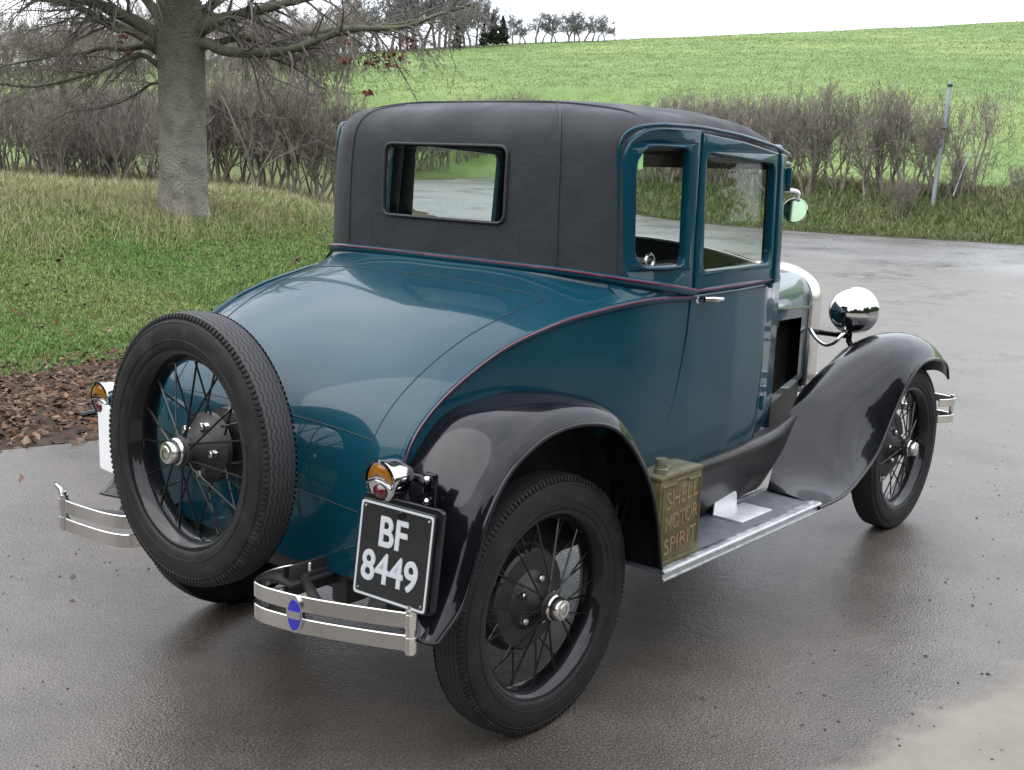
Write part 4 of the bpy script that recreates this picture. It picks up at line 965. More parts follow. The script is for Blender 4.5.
b = MB(); b.tube(cr_spline(np.array([(lo[0]+.03, .045, hi[2]), (lo[0]+.04, .045, hi[2]+.022), (0, .045, hi[2]+.026), (hi[0]-.04, .045, hi[2]+.022), (hi[0]-.03, .045, hi[2])]), 24), .008, 8); b.box((lo[0]+.002, lo[1]+.004, hi[2]), (hi[0]-.002, hi[1]-.004, hi[2]+.004), .001); b.build('can_handle', M['can_top'], can)
allm = MB()
for s_0, zz0, sz in (('SHELL', .205, .078), ('MOTOR', .132, .068), ('SPIRIT', .060, .070)):
    tm = text_mesh(s_0, sz, .0012, .0); wdt = max(v.co.x for v in tm.vertices)-min(v.co.x for v in tm.vertices)
    for v in tm.vertices: x, y, z = v.co; v.co = (x*.180/wdt+.004, lo[1]-.001-z, zz0+y+.02*(x/wdt))
    allm.add([v.co for v in tm.vertices], [tuple(p_.vertices) for p_ in tm.polygons])
allm.build('can_lettering', M['can_text'], can, smooth=False, auto=None)

# ================================================================ VEGETATION
def fast_mesh(name, V, F, mats, mi=None, smooth=False, tint=None):
    """V (n,3), F list of arrays with equal width"""
    me = bpy.data.meshes.new(name); V = np.asarray(V, np.float32); n_v = len(V)
    tot = sum(f.size for f in F); npoly = sum(len(f) for f in F)
    me.vertices.add(n_v); me.vertices.foreach_set('co', V.ravel()); me.loops.add(tot); me.polygons.add(npoly)
    me.loops.foreach_set('vertex_index', np.concatenate([f.ravel() for f in F]).astype(np.int32))
    st_ = np.concatenate([np.full(len(f), f.shape[1]) for f in F]); ls = np.concatenate([[0], np.cumsum(st_)[:-1]]).astype(np.int32)
    me.polygons.foreach_set('loop_start', ls)
    for m_ in mats: me.materials.append(m_)
    if mi is not None: me.polygons.foreach_set('material_index', mi.astype(np.int32))
    me.polygons.foreach_set('use_smooth', [smooth]*npoly)
    me.update(calc_edges=True)
    if tint is not None:
        a = me.color_attributes.new('tint', 'FLOAT_COLOR', 'POINT'); c_ = np.ones((n_v, 4), np.float32); c_[:, :3] = tint; a.data.foreach_set('color', c_.ravel())
    return me
class Twigs:
    def __init__(s): s.V = []; s.F = []; s.n = 0
    def tube(s, pts, rad, n=4):
        pts = np.asarray(pts, float); k = len(pts); T = np.gradient(pts, axis=0); T /= np.linalg.norm(T, axis=1)[:, None]+1e-9
        t0 = T.mean(0); a = np.array([0, 0, 1.]) if abs(t0[2]) < .8 else np.array([1., 0, 0])
        U = np.cross(T, a); U /= np.linalg.norm(U, axis=1)[:, None]+1e-9; W_ = np.cross(T, U); th = np.arange(n)/n*2*np.pi
        P = pts[:, None]+np.asarray(rad)[:, None, None]*(np.cos(th)[None, :, None]*U[:, None]+np.sin(th)[None, :, None]*W_[:, None])
        i, j = np.meshgrid(np.arange(k-1), np.arange(n), indexing='ij'); j2 = (j+1) % n
        s.F.append(np.stack([i*n+j, (i+1)*n+j, (i+1)*n+j2, i*n+j2], -1).reshape(-1, 4)+s.n); s.V.append(P.reshape(-1, 3)); s.n += k*n
    def mesh(s, name, m_): return fast_mesh(name, np.concatenate(s.V), [np.concatenate(s.F)], [m_], smooth=True)
def grow(tw, rs, p, d, length, r0, depth, P):
    """wandering branch with recursive side twigs"""
    nseg = max(4, int(length/P['seg'])); nseg = min(nseg, 12); pts = [np.array(p, float)]; d = np.array(d, float); d /= np.linalg.norm(d)
    for k in range(nseg):
        d = d+rs.normal(0, P['wig'], 3)+np.array([0, 0, P['up'][min(depth, len(P['up'])-1)]])/nseg*2; d /= np.linalg.norm(d); pts.append(pts[-1]+d*length/nseg)
    pts = np.array(pts); t = np.linspace(0, 1, len(pts)); rad = r0*(1-t*.72); tw.tube(pts, np.maximum(rad, P['rmin']), 8 if r0 > .05 else 5 if r0 > .012 else 3)
    if depth >= P['depth']: return pts
    nb = rs.poisson(P['n'][depth]*(length/P['len0'][depth])**.7)+1
    for q in range(nb):
        u = rs.uniform(P.get('u0', .15), 1)**.8; i = min(int(u*nseg), nseg-1); b0 = pts[i]+(pts[i+1]-pts[i])*(u*nseg-i); dd = pts[i+1]-pts[i]; dd /= np.linalg.norm(dd)
        sd_ = np.cross(dd, rs.normal(0, 1, 3)); sd_ /= np.linalg.norm(sd_)+1e-9; ang = rs.uniform(*P['ang']); nd = dd*math.cos(ang)+sd_*math.sin(ang); nd = nd*np.array([1, 1, P.get('flat', 1)])
        grow(tw, rs, b0, nd, length*rs.uniform(*P['lr'])*(1-.45*u), max(r0*(1-.72*u)*rs.uniform(.35, .6), P['rmin']), depth+1, P)
    return pts
def bark(name, c0, c1, c2=None, scale=6, bump=.5):
    m_ = mat(name, c0, .9, spec=.1); st_ = [(.3, c0), (.6, c1)]+([(.75, c2)] if c2 else []); vary(m_, scale, st_, 7); addbump(m_, scale*5, bump, .02); return m_
M['bark'] = bark('sycamore_bark', (.15, .142, .118), (.31, .295, .255), (.20, .205, .14), 4.5, 1.0)
M['limb'] = bark('mossy_limb_bark', (.065, .065, .045), (.12, .12, .085), (.085, .10, .05), 5, .5)
M['twig'] = bark('twig_bark', (.08, .07, .062), (.16, .145, .125), None, 4, .2)
M['hedge_twig'] = bark('hedge_twig', (.13, .113, .098), (.235, .208, .180), (.29, .258, .212), 2, .1)
M['hazed_twig'] = bark('distant_haze_twig', (.13, .12, .12), (.21, .20, .20), None, .3, .0)  # grey lightened to put distance haze into the bark colour
def tinted(name, rough=.8, spec=.2, trans=.0):
    m_ = mat(name, (.1, .1, .1), rough, spec=spec); nt = m_.node_tree; a = nt.nodes.new('ShaderNodeAttribute'); a.attribute_name = 'tint'
    nt.links.new(a.outputs['Color'], nt.nodes['Principled BSDF'].inputs['Base Color']); return m_
M['leafy'] = tinted('leaf_tint', .75); M['grassy'] = tinted('grass_tint', .7)

def hgt(x, y): return float(height(np.array([[x, y]]))[0][0])
# ---- the tree on the bank
TP = np.array([5.85, 9.77]); tz = hgt(*TP)-.05
rt3 = np.array([RT[0], RT[1], 0.]); fw3 = np.array([FW[0], FW[1], 0.]); upv = np.array([0, 0, 1.])
tree = bpy.data.objects.new('bare_tree', None); col.objects.link(tree); tree.location = (TP[0], TP[1], tz)
tag(tree, 'large bare tree with pale mottled trunk and spreading limbs on the grass bank', 'tree', )
SC = 1/80.                                   # metres per photo pixel at the tree
def tp(px, py, dep=0.): return rt3*((px-180)*SC)+upv*((212-py)*SC)+fw3*dep
addbump(M['bark'], 45, .9, .03, 6)
# trunk as a lofted, slightly lumpy column
zs = [0, .06, .15, .3, .6, 1.0, 1.4, 1.7, 1.9, 2.1, 2.3, 2.6, 3.0, 3.6, 4.4, 5.4, 6.6, 8]
rs_ = [.345, .325, .305, .292, .285, .275, .272, .27, .28, .285, .275, .25, .235, .21, .18, .14, .10, .05]
b = MB(); rws = []
zd = np.linspace(0, 8, 130); rd_ = np.interp(zd, zs, rs_)
for z, r_ in zip(zd, rd_):
    th = np.arange(40)/40*2*math.pi
    lob = 1+.10*np.exp(-z/.25)*np.cos(5*th+.6)+.012*np.sin(3*th+z*1.7)+.010*np.sin(7*th-z*3)+.015*np.exp(-((z-1.45)/.10)**2)*np.sin(th*2+1)
    cx = .03*math.sin(z*1.1); rws.append([(cx*rt3+upv*z+r_*l_*(math.cos(t)*rt3+math.sin(t)*fw3)) for t, l_ in zip(th, lob)])
b.grid(np.array(rws), cv=True)
tm_ = M['bark'].copy(); tm_.name = 'trunk_bark'; M['trunk'] = tm_; nt = tm_.node_tree; p = nt.nodes['Principled BSDF']; src_ = p.inputs['Base Color'].links[0].from_socket
tcn = nt.nodes.new('ShaderNodeTexCoord'); sz_ = nt.nodes.new('ShaderNodeSeparateXYZ'); nt.links.new(tcn.outputs['Object'], sz_.inputs[0]); ns_ = noise(nt, 2.2, 6)
ad = nt.nodes.new('ShaderNodeMath'); ad.operation = 'MULTIPLY_ADD'; nt.links.new(ns_.outputs[0], ad.inputs[0]); ad.inputs[1].default_value = 1.3; nt.links.new(sz_.outputs[2], ad.inputs[2])
rm = ramp(nt, ad.outputs[0], [(.0, (0, 0, 0)), (1, (0, 0, 0))]); e = rm.color_ramp
mr_ = nt.nodes.new('ShaderNodeMapRange'); mr_.inputs[1].default_value = 1.3; mr_.inputs[2].default_value = 3.3; nt.links.new(ad.outputs[0], mr_.inputs[0])
mx_ = nt.nodes.new('ShaderNodeMixRGB'); nt.links.new(mr_.outputs[0], mx_.inputs[0]); nt.links.new(src_, mx_.inputs[1]); 
ns2 = noise(nt, 5, 6); mossr = ramp(nt, ns2.outputs[0], [(.35, (.11, .105, .085)), (.6, (.105, .11, .06)), (.8, (.07, .07, .055))]); nt.links.new(mossr.outputs[0], mx_.inputs[2])
vs_ = nt.nodes.new('ShaderNodeTexNoise'); vs_.inputs['Scale'].default_value = 14; mpp = nt.nodes.new('ShaderNodeMapping'); mpp.inputs['Scale'].default_value = (1, 1, 3.5); nt.links.new(tcn.outputs['Object'], mpp.inputs[0]); nt.links.new(mpp.outputs[0], vs_.inputs['Vector'])
fl = ramp(nt, vs_.outputs[0], [(.60, (0, 0, 0)), (.74, (.55, .55, .55))]); mf = nt.nodes.new('ShaderNodeMixRGB'); nt.links.new(fl.outputs[0], mf.inputs[0]); nt.links.new(mx_.outputs[0], mf.inputs[1]); mf.inputs[2].default_value = (.30, .29, .26, 1)
nt.links.new(mf.outputs[0], p.inputs['Base Color'])
b.build('trunk', tm_, tree, auto=None)
limbs = [  # photo-plane polylines, start radius (m), depth offsets
 ([(170, 52), (150, 34), (128, 22), (108, 12), (82, 0), (40, -22), (-10, -40)], .095, -.5),
 ([(170, 60), (149, 42), (120, 30), (98, 20), (70, 16), (40, 17), (10, 8), (-40, -4)], .055, -1.2),
 ([(168, 66), (148, 50), (120, 52), (92, 50), (67, 56), (35, 60), (0, 66), (-30, 70)], .045, .8),
 ([(168, 75), (149, 60), (128, 68), (111, 76), (80, 86), (50, 92), (20, 90), (-20, 92)], .036, -.6),
 ([(170, 88), (152, 84), (125, 98), (95, 108), (60, 112), (30, 126)], .022, .6),
 ([(190, 50), (204, 34), (222, 25), (250, 18), (287, 9), (320, 2), (360, -8)], .10, -.4),
 ([(190, 60), (206, 46), (222, 52), (245, 55), (270, 55), (292, 53), (318, 44), (345, 35), (372, 33), (400, 32), (430, 22), (458, 14)], .075, -1.0),
 ([(188, 46), (196, 26), (206, 8), (220, -20), (240, -70)], .10, .5),
 ([(172, 44), (158, 22), (140, 0), (110, -40), (80, -90)], .09, .6),
 ([(188, 54), (215, 44), (238, 40), (262, 44), (285, 34), (330, 26), (372, 22), (410, 14), (450, -2)], .05, .7),
 ([(180, 10), (190, -40), (215, -90), (250, -150)], .10, -.8), ([(180, 0), (160, -50), (130, -110), (110, -180)], .10, -.9), ([(180, -60), (220, -110), (300, -160)], .08, .2), ([(180, -60), (120, -100), (50, -140), (-20, -150)], .08, -.3),
 ([(180, -20), (175, -60), (190, -150)], .09, -2.5), ([(178, 10), (200, -30), (260, -60), (340, -80)], .07, -2.2), ([(178, 10), (150, -20), (90, -50), (20, -60)], .07, -2.0)]
PT = dict(seg=.12, wig=.14, up=[0, -.10, -.22, -.25], depth=3, n=[0, 6, 5], len0=[1, 1.2, .6], ang=(.5, 1.15), lr=(.35, .7), rmin=.0028, u0=.05)
rs = np.random.default_rng(11); tl_ = Twigs(); tt_ = Twigs(); leafpts = []
for poly, r0, dep in limbs:
    P = np.array([tp(x, y, dep*k/(len(poly)-1)) for k, (x, y) in enumerate(poly)]); Pn = cr_spline(P, len(poly)*4); Pn[1:] += np.cumsum(rs.normal(0, .008, Pn[1:].shape), axis=0)*.6
    L_ = np.linalg.norm(np.diff(Pn, axis=0), axis=1).sum(); t = np.linspace(0, 1, len(Pn)); rad = r0*(1-.80*t); tl_.tube(Pn, rad, 10)
    for q in range(int(L_*11)):
        u = rs.uniform(.12, 1)**.85; i = min(int(u*(len(Pn)-1)), len(Pn)-2); dd = Pn[i+1]-Pn[i]; dd /= np.linalg.norm(dd); sd_ = np.cross(dd, rs.normal(0, 1, 3)); sd_ /= np.linalg.norm(sd_); ang = rs.uniform(.5, 1.2)
        nd = (dd*math.cos(ang)+sd_*math.sin(ang))*np.array([1, 1, .7])+np.array([0, 0, -.12]); ln_ = rs.uniform(.35, 1.35)*(1.0-.35*u)
        br = grow(tt_, rs, Pn[i], nd, ln_, max(.004, min(.02, r0*(1-.8*u)*.42)), 1, PT)
        leafpts.append(br[-1])
link('limbs', tl_.mesh('limbs', M['limb']), None, tree)
link('twigs', tt_.mesh('twigs', M['twig']), None, tree)
def leaf_quads(C, size, rs, curl=.3, col_=None, flat=None):
    """small bent leaves (two triangles folded on the midrib) centred at C"""
    n_ = len(C); a = rs.normal(0, 1, (n_, 3)); 
    if flat is not None: a[:, 2] *= flat
    a /= np.linalg.norm(a, axis=1)[:, None]; bvec = np.cross(a, rs.normal(0, 1, (n_, 3)) if flat is None else np.tile([0, 0, 1.], (n_, 1))+rs.normal(0, .35, (n_, 3))); bvec /= np.linalg.norm(bvec, axis=1)[:, None]+1e-9; nn_ = np.cross(a, bvec)
    s_0 = np.asarray(size)[:, None]; V = np.stack([C-a*s_0*.55, C+bvec*s_0*.38+nn_*s_0*curl*.5, C+a*s_0*.6+nn_*s_0*curl*.35, C-bvec*s_0*.38+nn_*s_0*curl*.5], 1).reshape(-1, 3)
    i = np.arange(n_)*4; F = np.stack([i, i+1, i+2, i+3], 1); F3 = np.concatenate([np.stack([i, i+1, i+2], 1), np.stack([i, i+2, i+3], 1)])
    return V, F3, (np.repeat(col_, 4, axis=0) if col_ is not None else None)
# the last russet leaves
cl = []
for (x, y, dpx, n_) in ((388, 58, 16, 60), (372, 64, 10, 25), (352, 64, 6, 12), (372, 92, 4, 10), (410, 48, 12, 22), (152, 50, 5, 10), (156, 62, 4, 6), (350, 50, 10, 10)):
    c0 = tp(x, y, -.9); cl.append(c0+rs.normal(0, 1, (n_, 3))*np.array([1, 1, .55])*dpx*SC*.6)
cl = np.concatenate(cl); cc_ = np.array([.11, .042, .03])*rs.uniform(.5, 1.4, (len(cl), 1))+rs.uniform(0, .02, (len(cl), 3)); V, F, T_ = leaf_quads(cl, rs.uniform(.035, .075, len(cl)), rs, .4, cc_)
link('leaf', fast_mesh('leaves', V, [F], [M['leafy']], tint=T_), None, tree).name = 'russet_leaves'

# ---- hedges: individual bare shrubs
PH = dict(seg=.2, wig=.13, up=[.5, .35, .25, .2], depth=3, n=[7, 6, 4], len0=[1.8, 1.0, .5], ang=(.3, .9), lr=(.35, .7), rmin=.0045, u0=.12)
def shrub_mesh(seed, h_, stems, spread, top=None, P=PH):
    rs = np.random.default_rng(seed); tw = Twigs()
    for k in range(stems):
        a = rs.uniform(0, 6.28); r_ = abs(rs.normal(0, spread*.35)); p0 = np.array([r_*math.cos(a), r_*math.sin(a), -.1])
        grow(tw, rs, p0, (math.cos(a)*.25+rs.normal(0, .12), math.sin(a)*.25+rs.normal(0, .12), 1), h_*rs.uniform(.75, 1.05), rs.uniform(.018, .045)*(h_/2), 0, P)
    # upright annual shoots from the clipped top
    if top:
        for k in range(top):
            x, y = rs.normal(0, spread*.55, 2); z = h_*rs.uniform(.62, .85); grow(tw, rs, (x, y, z), (rs.normal(0, .12), rs.normal(0, .12), 1), h_*rs.uniform(.15, .42), .006, 2, dict(P, n=[0, 0, 2]))
    return tw
def thicket(seed, h_, w_, n_):
    tw = shrub_mesh(seed, h_, 7, w_, 50); rs = np.random.default_rng(seed+50)
    for k in range(n_):                         # clipped dense twig band
        x, y = rs.normal(0, w_*.6, 2); z = h_*rs.uniform(.35, .82); a = rs.uniform(0, 6.28)
        grow(tw, rs, (x, y, z), (math.cos(a), math.sin(a), rs.uniform(-.2, .9)), rs.uniform(.3, .7), .006, 2, dict(PH, n=[0, 0, 4], wig=.2))
    return tw
hv = [thicket(s_0, 2.25, .75, 75).mesh('hedge_shrub', M['hedge_twig']) for s_0 in (1, 2, 3, 4)]
gaunt = [shrub_mesh(s_0, 2.3, 4, .5, 26, dict(PH, n=[8, 6, 4])).mesh('hedge_shrub', M['hedge_twig']) for s_0 in (21, 22, 23)]
def at_px(px, d): s_0 = (px-512)/1171*d; return CAM[:2]+FW*d+RT*s_0
rs = np.random.default_rng(5)
SLOTS = []
def shrub(me, x, y, sc_, label, group, name='hawthorn_shrub', cat='shrub', zs_=1.):
    o = link(name, me, None, None, smooth=False); o.location = (x, y, hgt(x, y)-.03); o.rotation_euler = (0, 0, rs.uniform(0, 6.28)); o.scale = (sc_, sc_, sc_*zs_)
    tag(o, label, cat, group); return o
gr_ = to_ds(cr_spline(GR, 600)); 
# right-hand hedge, following the foot of the bank
pts = cr_spline(GR[2:7], 400); dlt = np.diff(pts, axis=0); nr = np.stack([dlt[:, 1], -dlt[:, 0]], 1); nr /= np.linalg.norm(nr, axis=1)[:, None]
acc = 0; off_ = 2.6; k_ = 0
for i in range(len(dlt)):
    acc += np.linalg.norm(dlt[i]); q = pts[i]+nr[i]*off_
    sd2 = (q-CAM[:2])@RT; dd2 = (q-CAM[:2])@FW; px = 512+1171*sd2/dd2
    if px > 925 or px < 330: continue
    if acc > (.80 if px > 560 else 1.5):
        acc = 0; k_ += 1; gaunt_ = 760 < px
        q2 = q+rs.normal(0, .18, 2)
        lab = 'bare hawthorn shrub with open stems in the hedge beyond the road, right of car' if gaunt_ else 'dense clipped bare shrub in the roadside hedge seen above and through the car'
        shrub((gaunt if gaunt_ and k_ % 2 else hv)[rs.integers(3)], *q2, rs.uniform(.92, 1.08)*(1.0 if px > 560 else .9), lab, 'bare shrubs of the roadside hedge')
for k in range(17):
    px = 345+k*10.5; q = at_px(px, float(np.interp(px, [345, 390, 505], [50, 52.5, 61]))+rs.normal(0, .4)); shrub(hv[k % 4], *q, rs.uniform(.9, 1.15), 'bare hedge shrub at the far bend of the road, seen through the rear window', 'bare shrubs at the far bend of the road')
# left-hand hedge behind the tree
for k, px in enumerate(np.linspace(-60, 338, 19)):
    d = float(np.interp(px, [-60, 160, 338], [25.5, 23, 22])); q = at_px(px, d)+rs.normal(0, .25, 2)
    right_ = px > 205
    lab = 'gnarled bare shrub in the hedge between the tree trunk and the car roof' if right_ else 'tangled grey bare shrub in the hedge behind the tree, left side'
    shrub(hv[k % 4], *q, rs.uniform(.70, .84) if not right_ else rs.uniform(.80, .90), lab, 'bare shrubs of the hedge behind the tree')
    if not right_: shrub(hv[(k+1) % 4], *(q+FW*-1.1+rs.normal(0, .3, 2)), rs.uniform(.55, .75), 'low brambly thicket bush in front of the left hedge', 'low thicket bushes before the left hedge', 'thicket_bush', 'bush')
q = at_px(968, 29.6); shrub(gaunt[0], *q, .98, 'lone bare shrub right of the leaning grey post', None)
q = at_px(945, 29.2); shrub(hv[2], *q, .42, 'small scrubby bush at the foot of the leaning post', None, 'scrub_bush', 'bush')
q = at_px(893, 28.9); shrub(hv[1], *q, .42, 'low scrubby bush left of the leaning post', None, 'scrub_bush', 'bush')
q = at_px(1006, 30.5); shrub(hv[3], *q, .35, 'tiny scrubby bush at the far right of the bank', None, 'scrub_bush', 'bush')
for k in range(17):
    px = -50+k*24; q = at_px(px, 62+rs.normal(0, 2)); shrub(hv[k % 4], *q, rs.uniform(1.2, 1.6), 'bare shrub in the hedgerow crossing the far field left of the car', 'bare shrubs of the hedgerow in the far left field', 'far_hedge_shrub', 'shrub')
for k in range(15):
    px = -50+k*28; q = at_px(px, 96+rs.normal(0, 3)); shrub(hv[(k+2) % 4], *q, rs.uniform(1.5, 2.3), 'grey bare shrub in the farthest hedgerow below the left skyline', 'grey bare shrubs of the farthest hedgerow', 'farthest_hedge_shrub', 'shrub')
# grey post leaning beside the hedge
q = at_px(921, 29.2); zq = hgt(*q); pl_ = MB(); top = rt3*.14+upv*2.95
pl_.tube([(0, 0, -.2), tuple(top*.5), tuple(top)], [.055, .052, .05], 12); po = pl_.build('post', mat('galvanised_post', (.27, .30, .33), .5, .3), None, auto=50); po.location = (q[0], q[1], zq); tag(po, 'leaning grey metal post standing in the bank beside the hedge', 'post')
c2 = MB()
for f_0 in (.62, .97): c2.lathe([(-.03, .054), (-.03, .066), (.03, .066), (.03, .054)], tuple(top*f_0), tuple(top), 12)
c2.build('post_clamp', M['chassis'], po)
c3 = MB(); c3.tube([tuple(upv*.9+rt3*.75-fw3*.1+upv*.45), tuple(rt3*.45+upv*.25-fw3*.1)], .018, 6); c3.build('stay', mat('pale_stay', (.45, .47, .48), .5, .4), po)

# ---- horizon trees
def far_tree_mesh(seed, h_, P):
    rs = np.random.default_rng(seed); tw = Twigs(); pts = grow(tw, rs, (0, 0, -.5), (rs.normal(0, .05), rs.normal(0, .05), 1), h_, h_*.03, 0, P); return tw
PF = dict(seg=.8, wig=.11, up=[.1, .25, .2, .1], depth=3, n=[19, 10, 8], len0=[7, 3.5, 2], ang=(.5, 1.1), lr=(.4, .62), rmin=.022, u0=.22)
ftv = []
for s_0 in (31, 32, 33, 34):
    ftv.append(far_tree_mesh(s_0, 6.0, PF).mesh('far_tree', M['hazed_twig']))
def conifer_mesh(seed):
    rs = np.random.default_rng(seed); n_ = 2600; z = rs.uniform(.6, 6.2, n_); r_ = (6.6-z)*.27*np.sqrt(rs.uniform(.1, 1, n_))*(1+.3*np.sin(z*4)); a = rs.uniform(0, 6.28, n_); C_ = np.column_stack([r_*np.cos(a), r_*np.sin(a), z])
    cc_ = np.array([.022, .035, .018])*rs.uniform(.5, 1.5, (n_, 1)); V, F, T_ = leaf_quads(C_, rs.uniform(.25, .5, n_), rs, .3, cc_); tw = Twigs(); tw.tube([(0, 0, -.5), (0, 0, 3), (0, 0, 6.4)], np.array([.15, .1, .03]), 6)
    nV = len(V); return fast_mesh('conifer', np.concatenate([V, tw.V[0]]), [F, tw.F[0]+nV], [M['leafy'], M['hazed_twig']], mi=np.array([0]*len(F)+[1]*len(tw.F[0])), tint=np.concatenate([T_, np.full((len(tw.V[0]), 3), .05)]))
cfm = conifer_mesh(3)
rs = np.random.default_rng(77)
FARS = [(px, d, h_) for px, d, h_ in
  [(300, 126, 4.5), (312, 128, 5), (324, 126, 4.6), (338, 130, 5.5), (350, 128, 5.2), (362, 130, 6), (374, 128, 6.2), (386, 131, 6.8), (398, 129, 6.6), (410, 131, 7), (420, 128, 6.2), (431, 130, 6.6), (442, 128, 6.4), (452, 131, 5.6), (462, 128, 5.2), (472, 130, 4.0), (503, 132, 2.6), (524, 133, 2.9), (545, 134, 2.2), (553, 132, 3.0), (560, 134, 2.3), (572, 133, 2.9), (584, 134, 2.2), (602, 134, 1.3), (396, 133, 6.5), (405, 129, 6.2), (415, 133, 6.9), (426, 131, 6.4), (437, 133, 6.5), (447, 131, 5.8), (457, 133, 5.4), (467, 131, 4.6), (508, 134, 2.0), (515, 133, 2.4), (530, 134, 2.3), (538, 133, 2.7), (556, 134, 2.6), (566, 134, 2.5), (578, 134, 2.7), (590, 134, 1.9),
   (200, 120, 6), (214, 118, 5.4), (228, 120, 6), (243, 118, 5.2), (258, 120, 5.6), (272, 122, 5), (286, 120, 4.8), (150, 118, 5.5), (138, 116, 4.6), (122, 114, 4.4), (105, 116, 4.8), (88, 112, 4.2), (70, 114, 4.6), (52, 112, 4), (35, 114, 4.6), (18, 112, 4.2), (2, 114, 4.6), (-16, 112, 4.4)]]
for k, (px, d, h_) in enumerate(FARS):
    q = at_px(px+rs.normal(0, 1.5), d); s_0 = h_/6.6
    where = 'in the hilltop wood' if 290 < px < 480 else 'on the open skyline right of the wood' if px > 480 else 'on the far hillside behind the big tree'
    o = shrub(ftv[k % 4], *q, s_0*1.1, 'distant bare tree with rounded twiggy crown '+where, 'distant bare trees '+where, 'distant_tree', 'tree', .95)
    if px > 480: o.scale = (o.scale[0]*1.5, o.scale[1]*1.5, o.scale[2]*1.05)
for k, (px, d, h_) in enumerate([(483, 131, 3.6), (492, 132, 3.2), (448, 127, 2.6), (474, 130, 2.4)]):
    q = at_px(px, d); shrub(cfm, *q, h_/6.4, ('tallest' if k == 0 else 'second' if k == 1 else 'small' if k == 2 else 'shortest')+' dark evergreen among the trees on the skyline', 'dark evergreens on the skyline', 'evergreen_tree', 'tree')

# ---- grass, weeds, leaves
def blades(P, L_, wd, lean, col_, rs, tipc=None):
    n_ = len(P); a = rs.uniform(0, 6.28, n_); dx = np.stack([np.cos(a), np.sin(a), np.zeros(n_)], 1); b_ = rs.uniform(0, 6.28, n_); ld = np.stack([np.cos(b_), np.sin(b_), np.zeros(n_)], 1)*(lean*L_)[:, None]
    up = np.array([0, 0, 1.])*L_[:, None]*np.sqrt(np.clip(1-lean**2, .1, 1))[:, None]
    mid = P+up*.58+ld*.35; V = np.stack([P-dx*wd[:, None]/2, P+dx*wd[:, None]/2, mid-dx*wd[:, None]*.36, mid+dx*wd[:, None]*.36, P+up+ld], 1).reshape(-1, 3); i = np.arange(n_)*5
    F = np.concatenate([np.stack([i, i+1, i+3], 1), np.stack([i, i+3, i+2], 1), np.stack([i+2, i+3, i+4], 1)]); C_ = np.repeat(col_, 5, axis=0)
    return V, F, C_
def scatter_ds(n_, px0, px1, d0, d1, rs, pw=1.):
    u = rs.uniform(0, 1, n_); d = d0*(d1/d0)**(u**pw); px = rs.uniform(px0, px1, n_); s_0 = (px-512)/1171*d
    return CAM[:2]+d[:, None]*FW+s_0[:, None]*RT, d
def patch(p, s, seed): return np.clip(.5+.5*wob(p, s, seed), 0, 1)
rs = np.random.default_rng(21)
p_, d = scatter_ds(330000, -60, 420, 5.2, 30, rs, .8); h_, dl, dr = height(p_); k = (dl > -.1+.35*wob(p_, 2.2, 61)+rs.uniform(0, .25, len(dl))); p_, d, h_, dl = p_[k], d[k], h_[k], dl[k]
pn = patch(p_, 1.6, 3); pf = patch(p_, 5, 8); tall = sstep((dl-2.6)/2.2)
dryness = np.clip(.06+.85*tall*(.30+.95*pn*patch(p_, 3.1, 71))+.2*(pf-.5)+.12*rs.normal(0, 1, len(d)), 0, 1)
g1 = np.array([.085, .190, .040]); g2 = np.array([.180, .235, .075]); g3 = np.array([.34, .30, .18])
colr = g1+(g2-g1)*np.clip(pn*1.3-.1, 0, 1)[:, None]; colr = colr*(1-dryness[:, None])+g3*dryness[:, None]; colr *= rs.uniform(.6, 1.35, (len(d), 1))
L_ = (.022+.06*pf**2+.11*tall*(.2+pn+pf)*rs.uniform(.3, 1, len(d)))*rs.uniform(.6, 1.3, len(d)); wd = np.clip(.0065*d/7, .006, .02)*rs.uniform(.8, 1.6, len(d)); lean = rs.uniform(.2, .85, len(d))
V, F, C_ = blades(np.column_stack([p_, h_-.008]), L_, wd, lean, colr, rs); o = link('bank_grass', fast_mesh('g', V, [F], [M['grassy']], tint=C_), None, smooth=False); tag(o, 'rough green and straw grass covering the left bank round the tree', 'grass', kind='stuff')
# long dry stems
p_, d = scatter_ds(26000, -60, 400, 10, 28, rs); h_, dl, dr = height(p_); k = (dl > 2.8) & (patch(p_, 1.6, 3) > rs.uniform(.1, .8, len(d))); p_, d, h_ = p_[k], d[k], h_[k]
V, F, C_ = blades(np.column_stack([p_, h_]), rs.uniform(.10, .34, len(d)), rs.uniform(.003, .007, len(d)), rs.uniform(.1, .8, len(d)), np.array([.36, .30, .19])*rs.uniform(.6, 1.3, (len(d), 1)), rs); o = link('dry_stems', fast_mesh('g', V, [F], [M['grassy']], tint=C_), None, smooth=False); tag(o, 'tall straw coloured dead stems standing on the left bank', 'dead grass', kind='stuff')
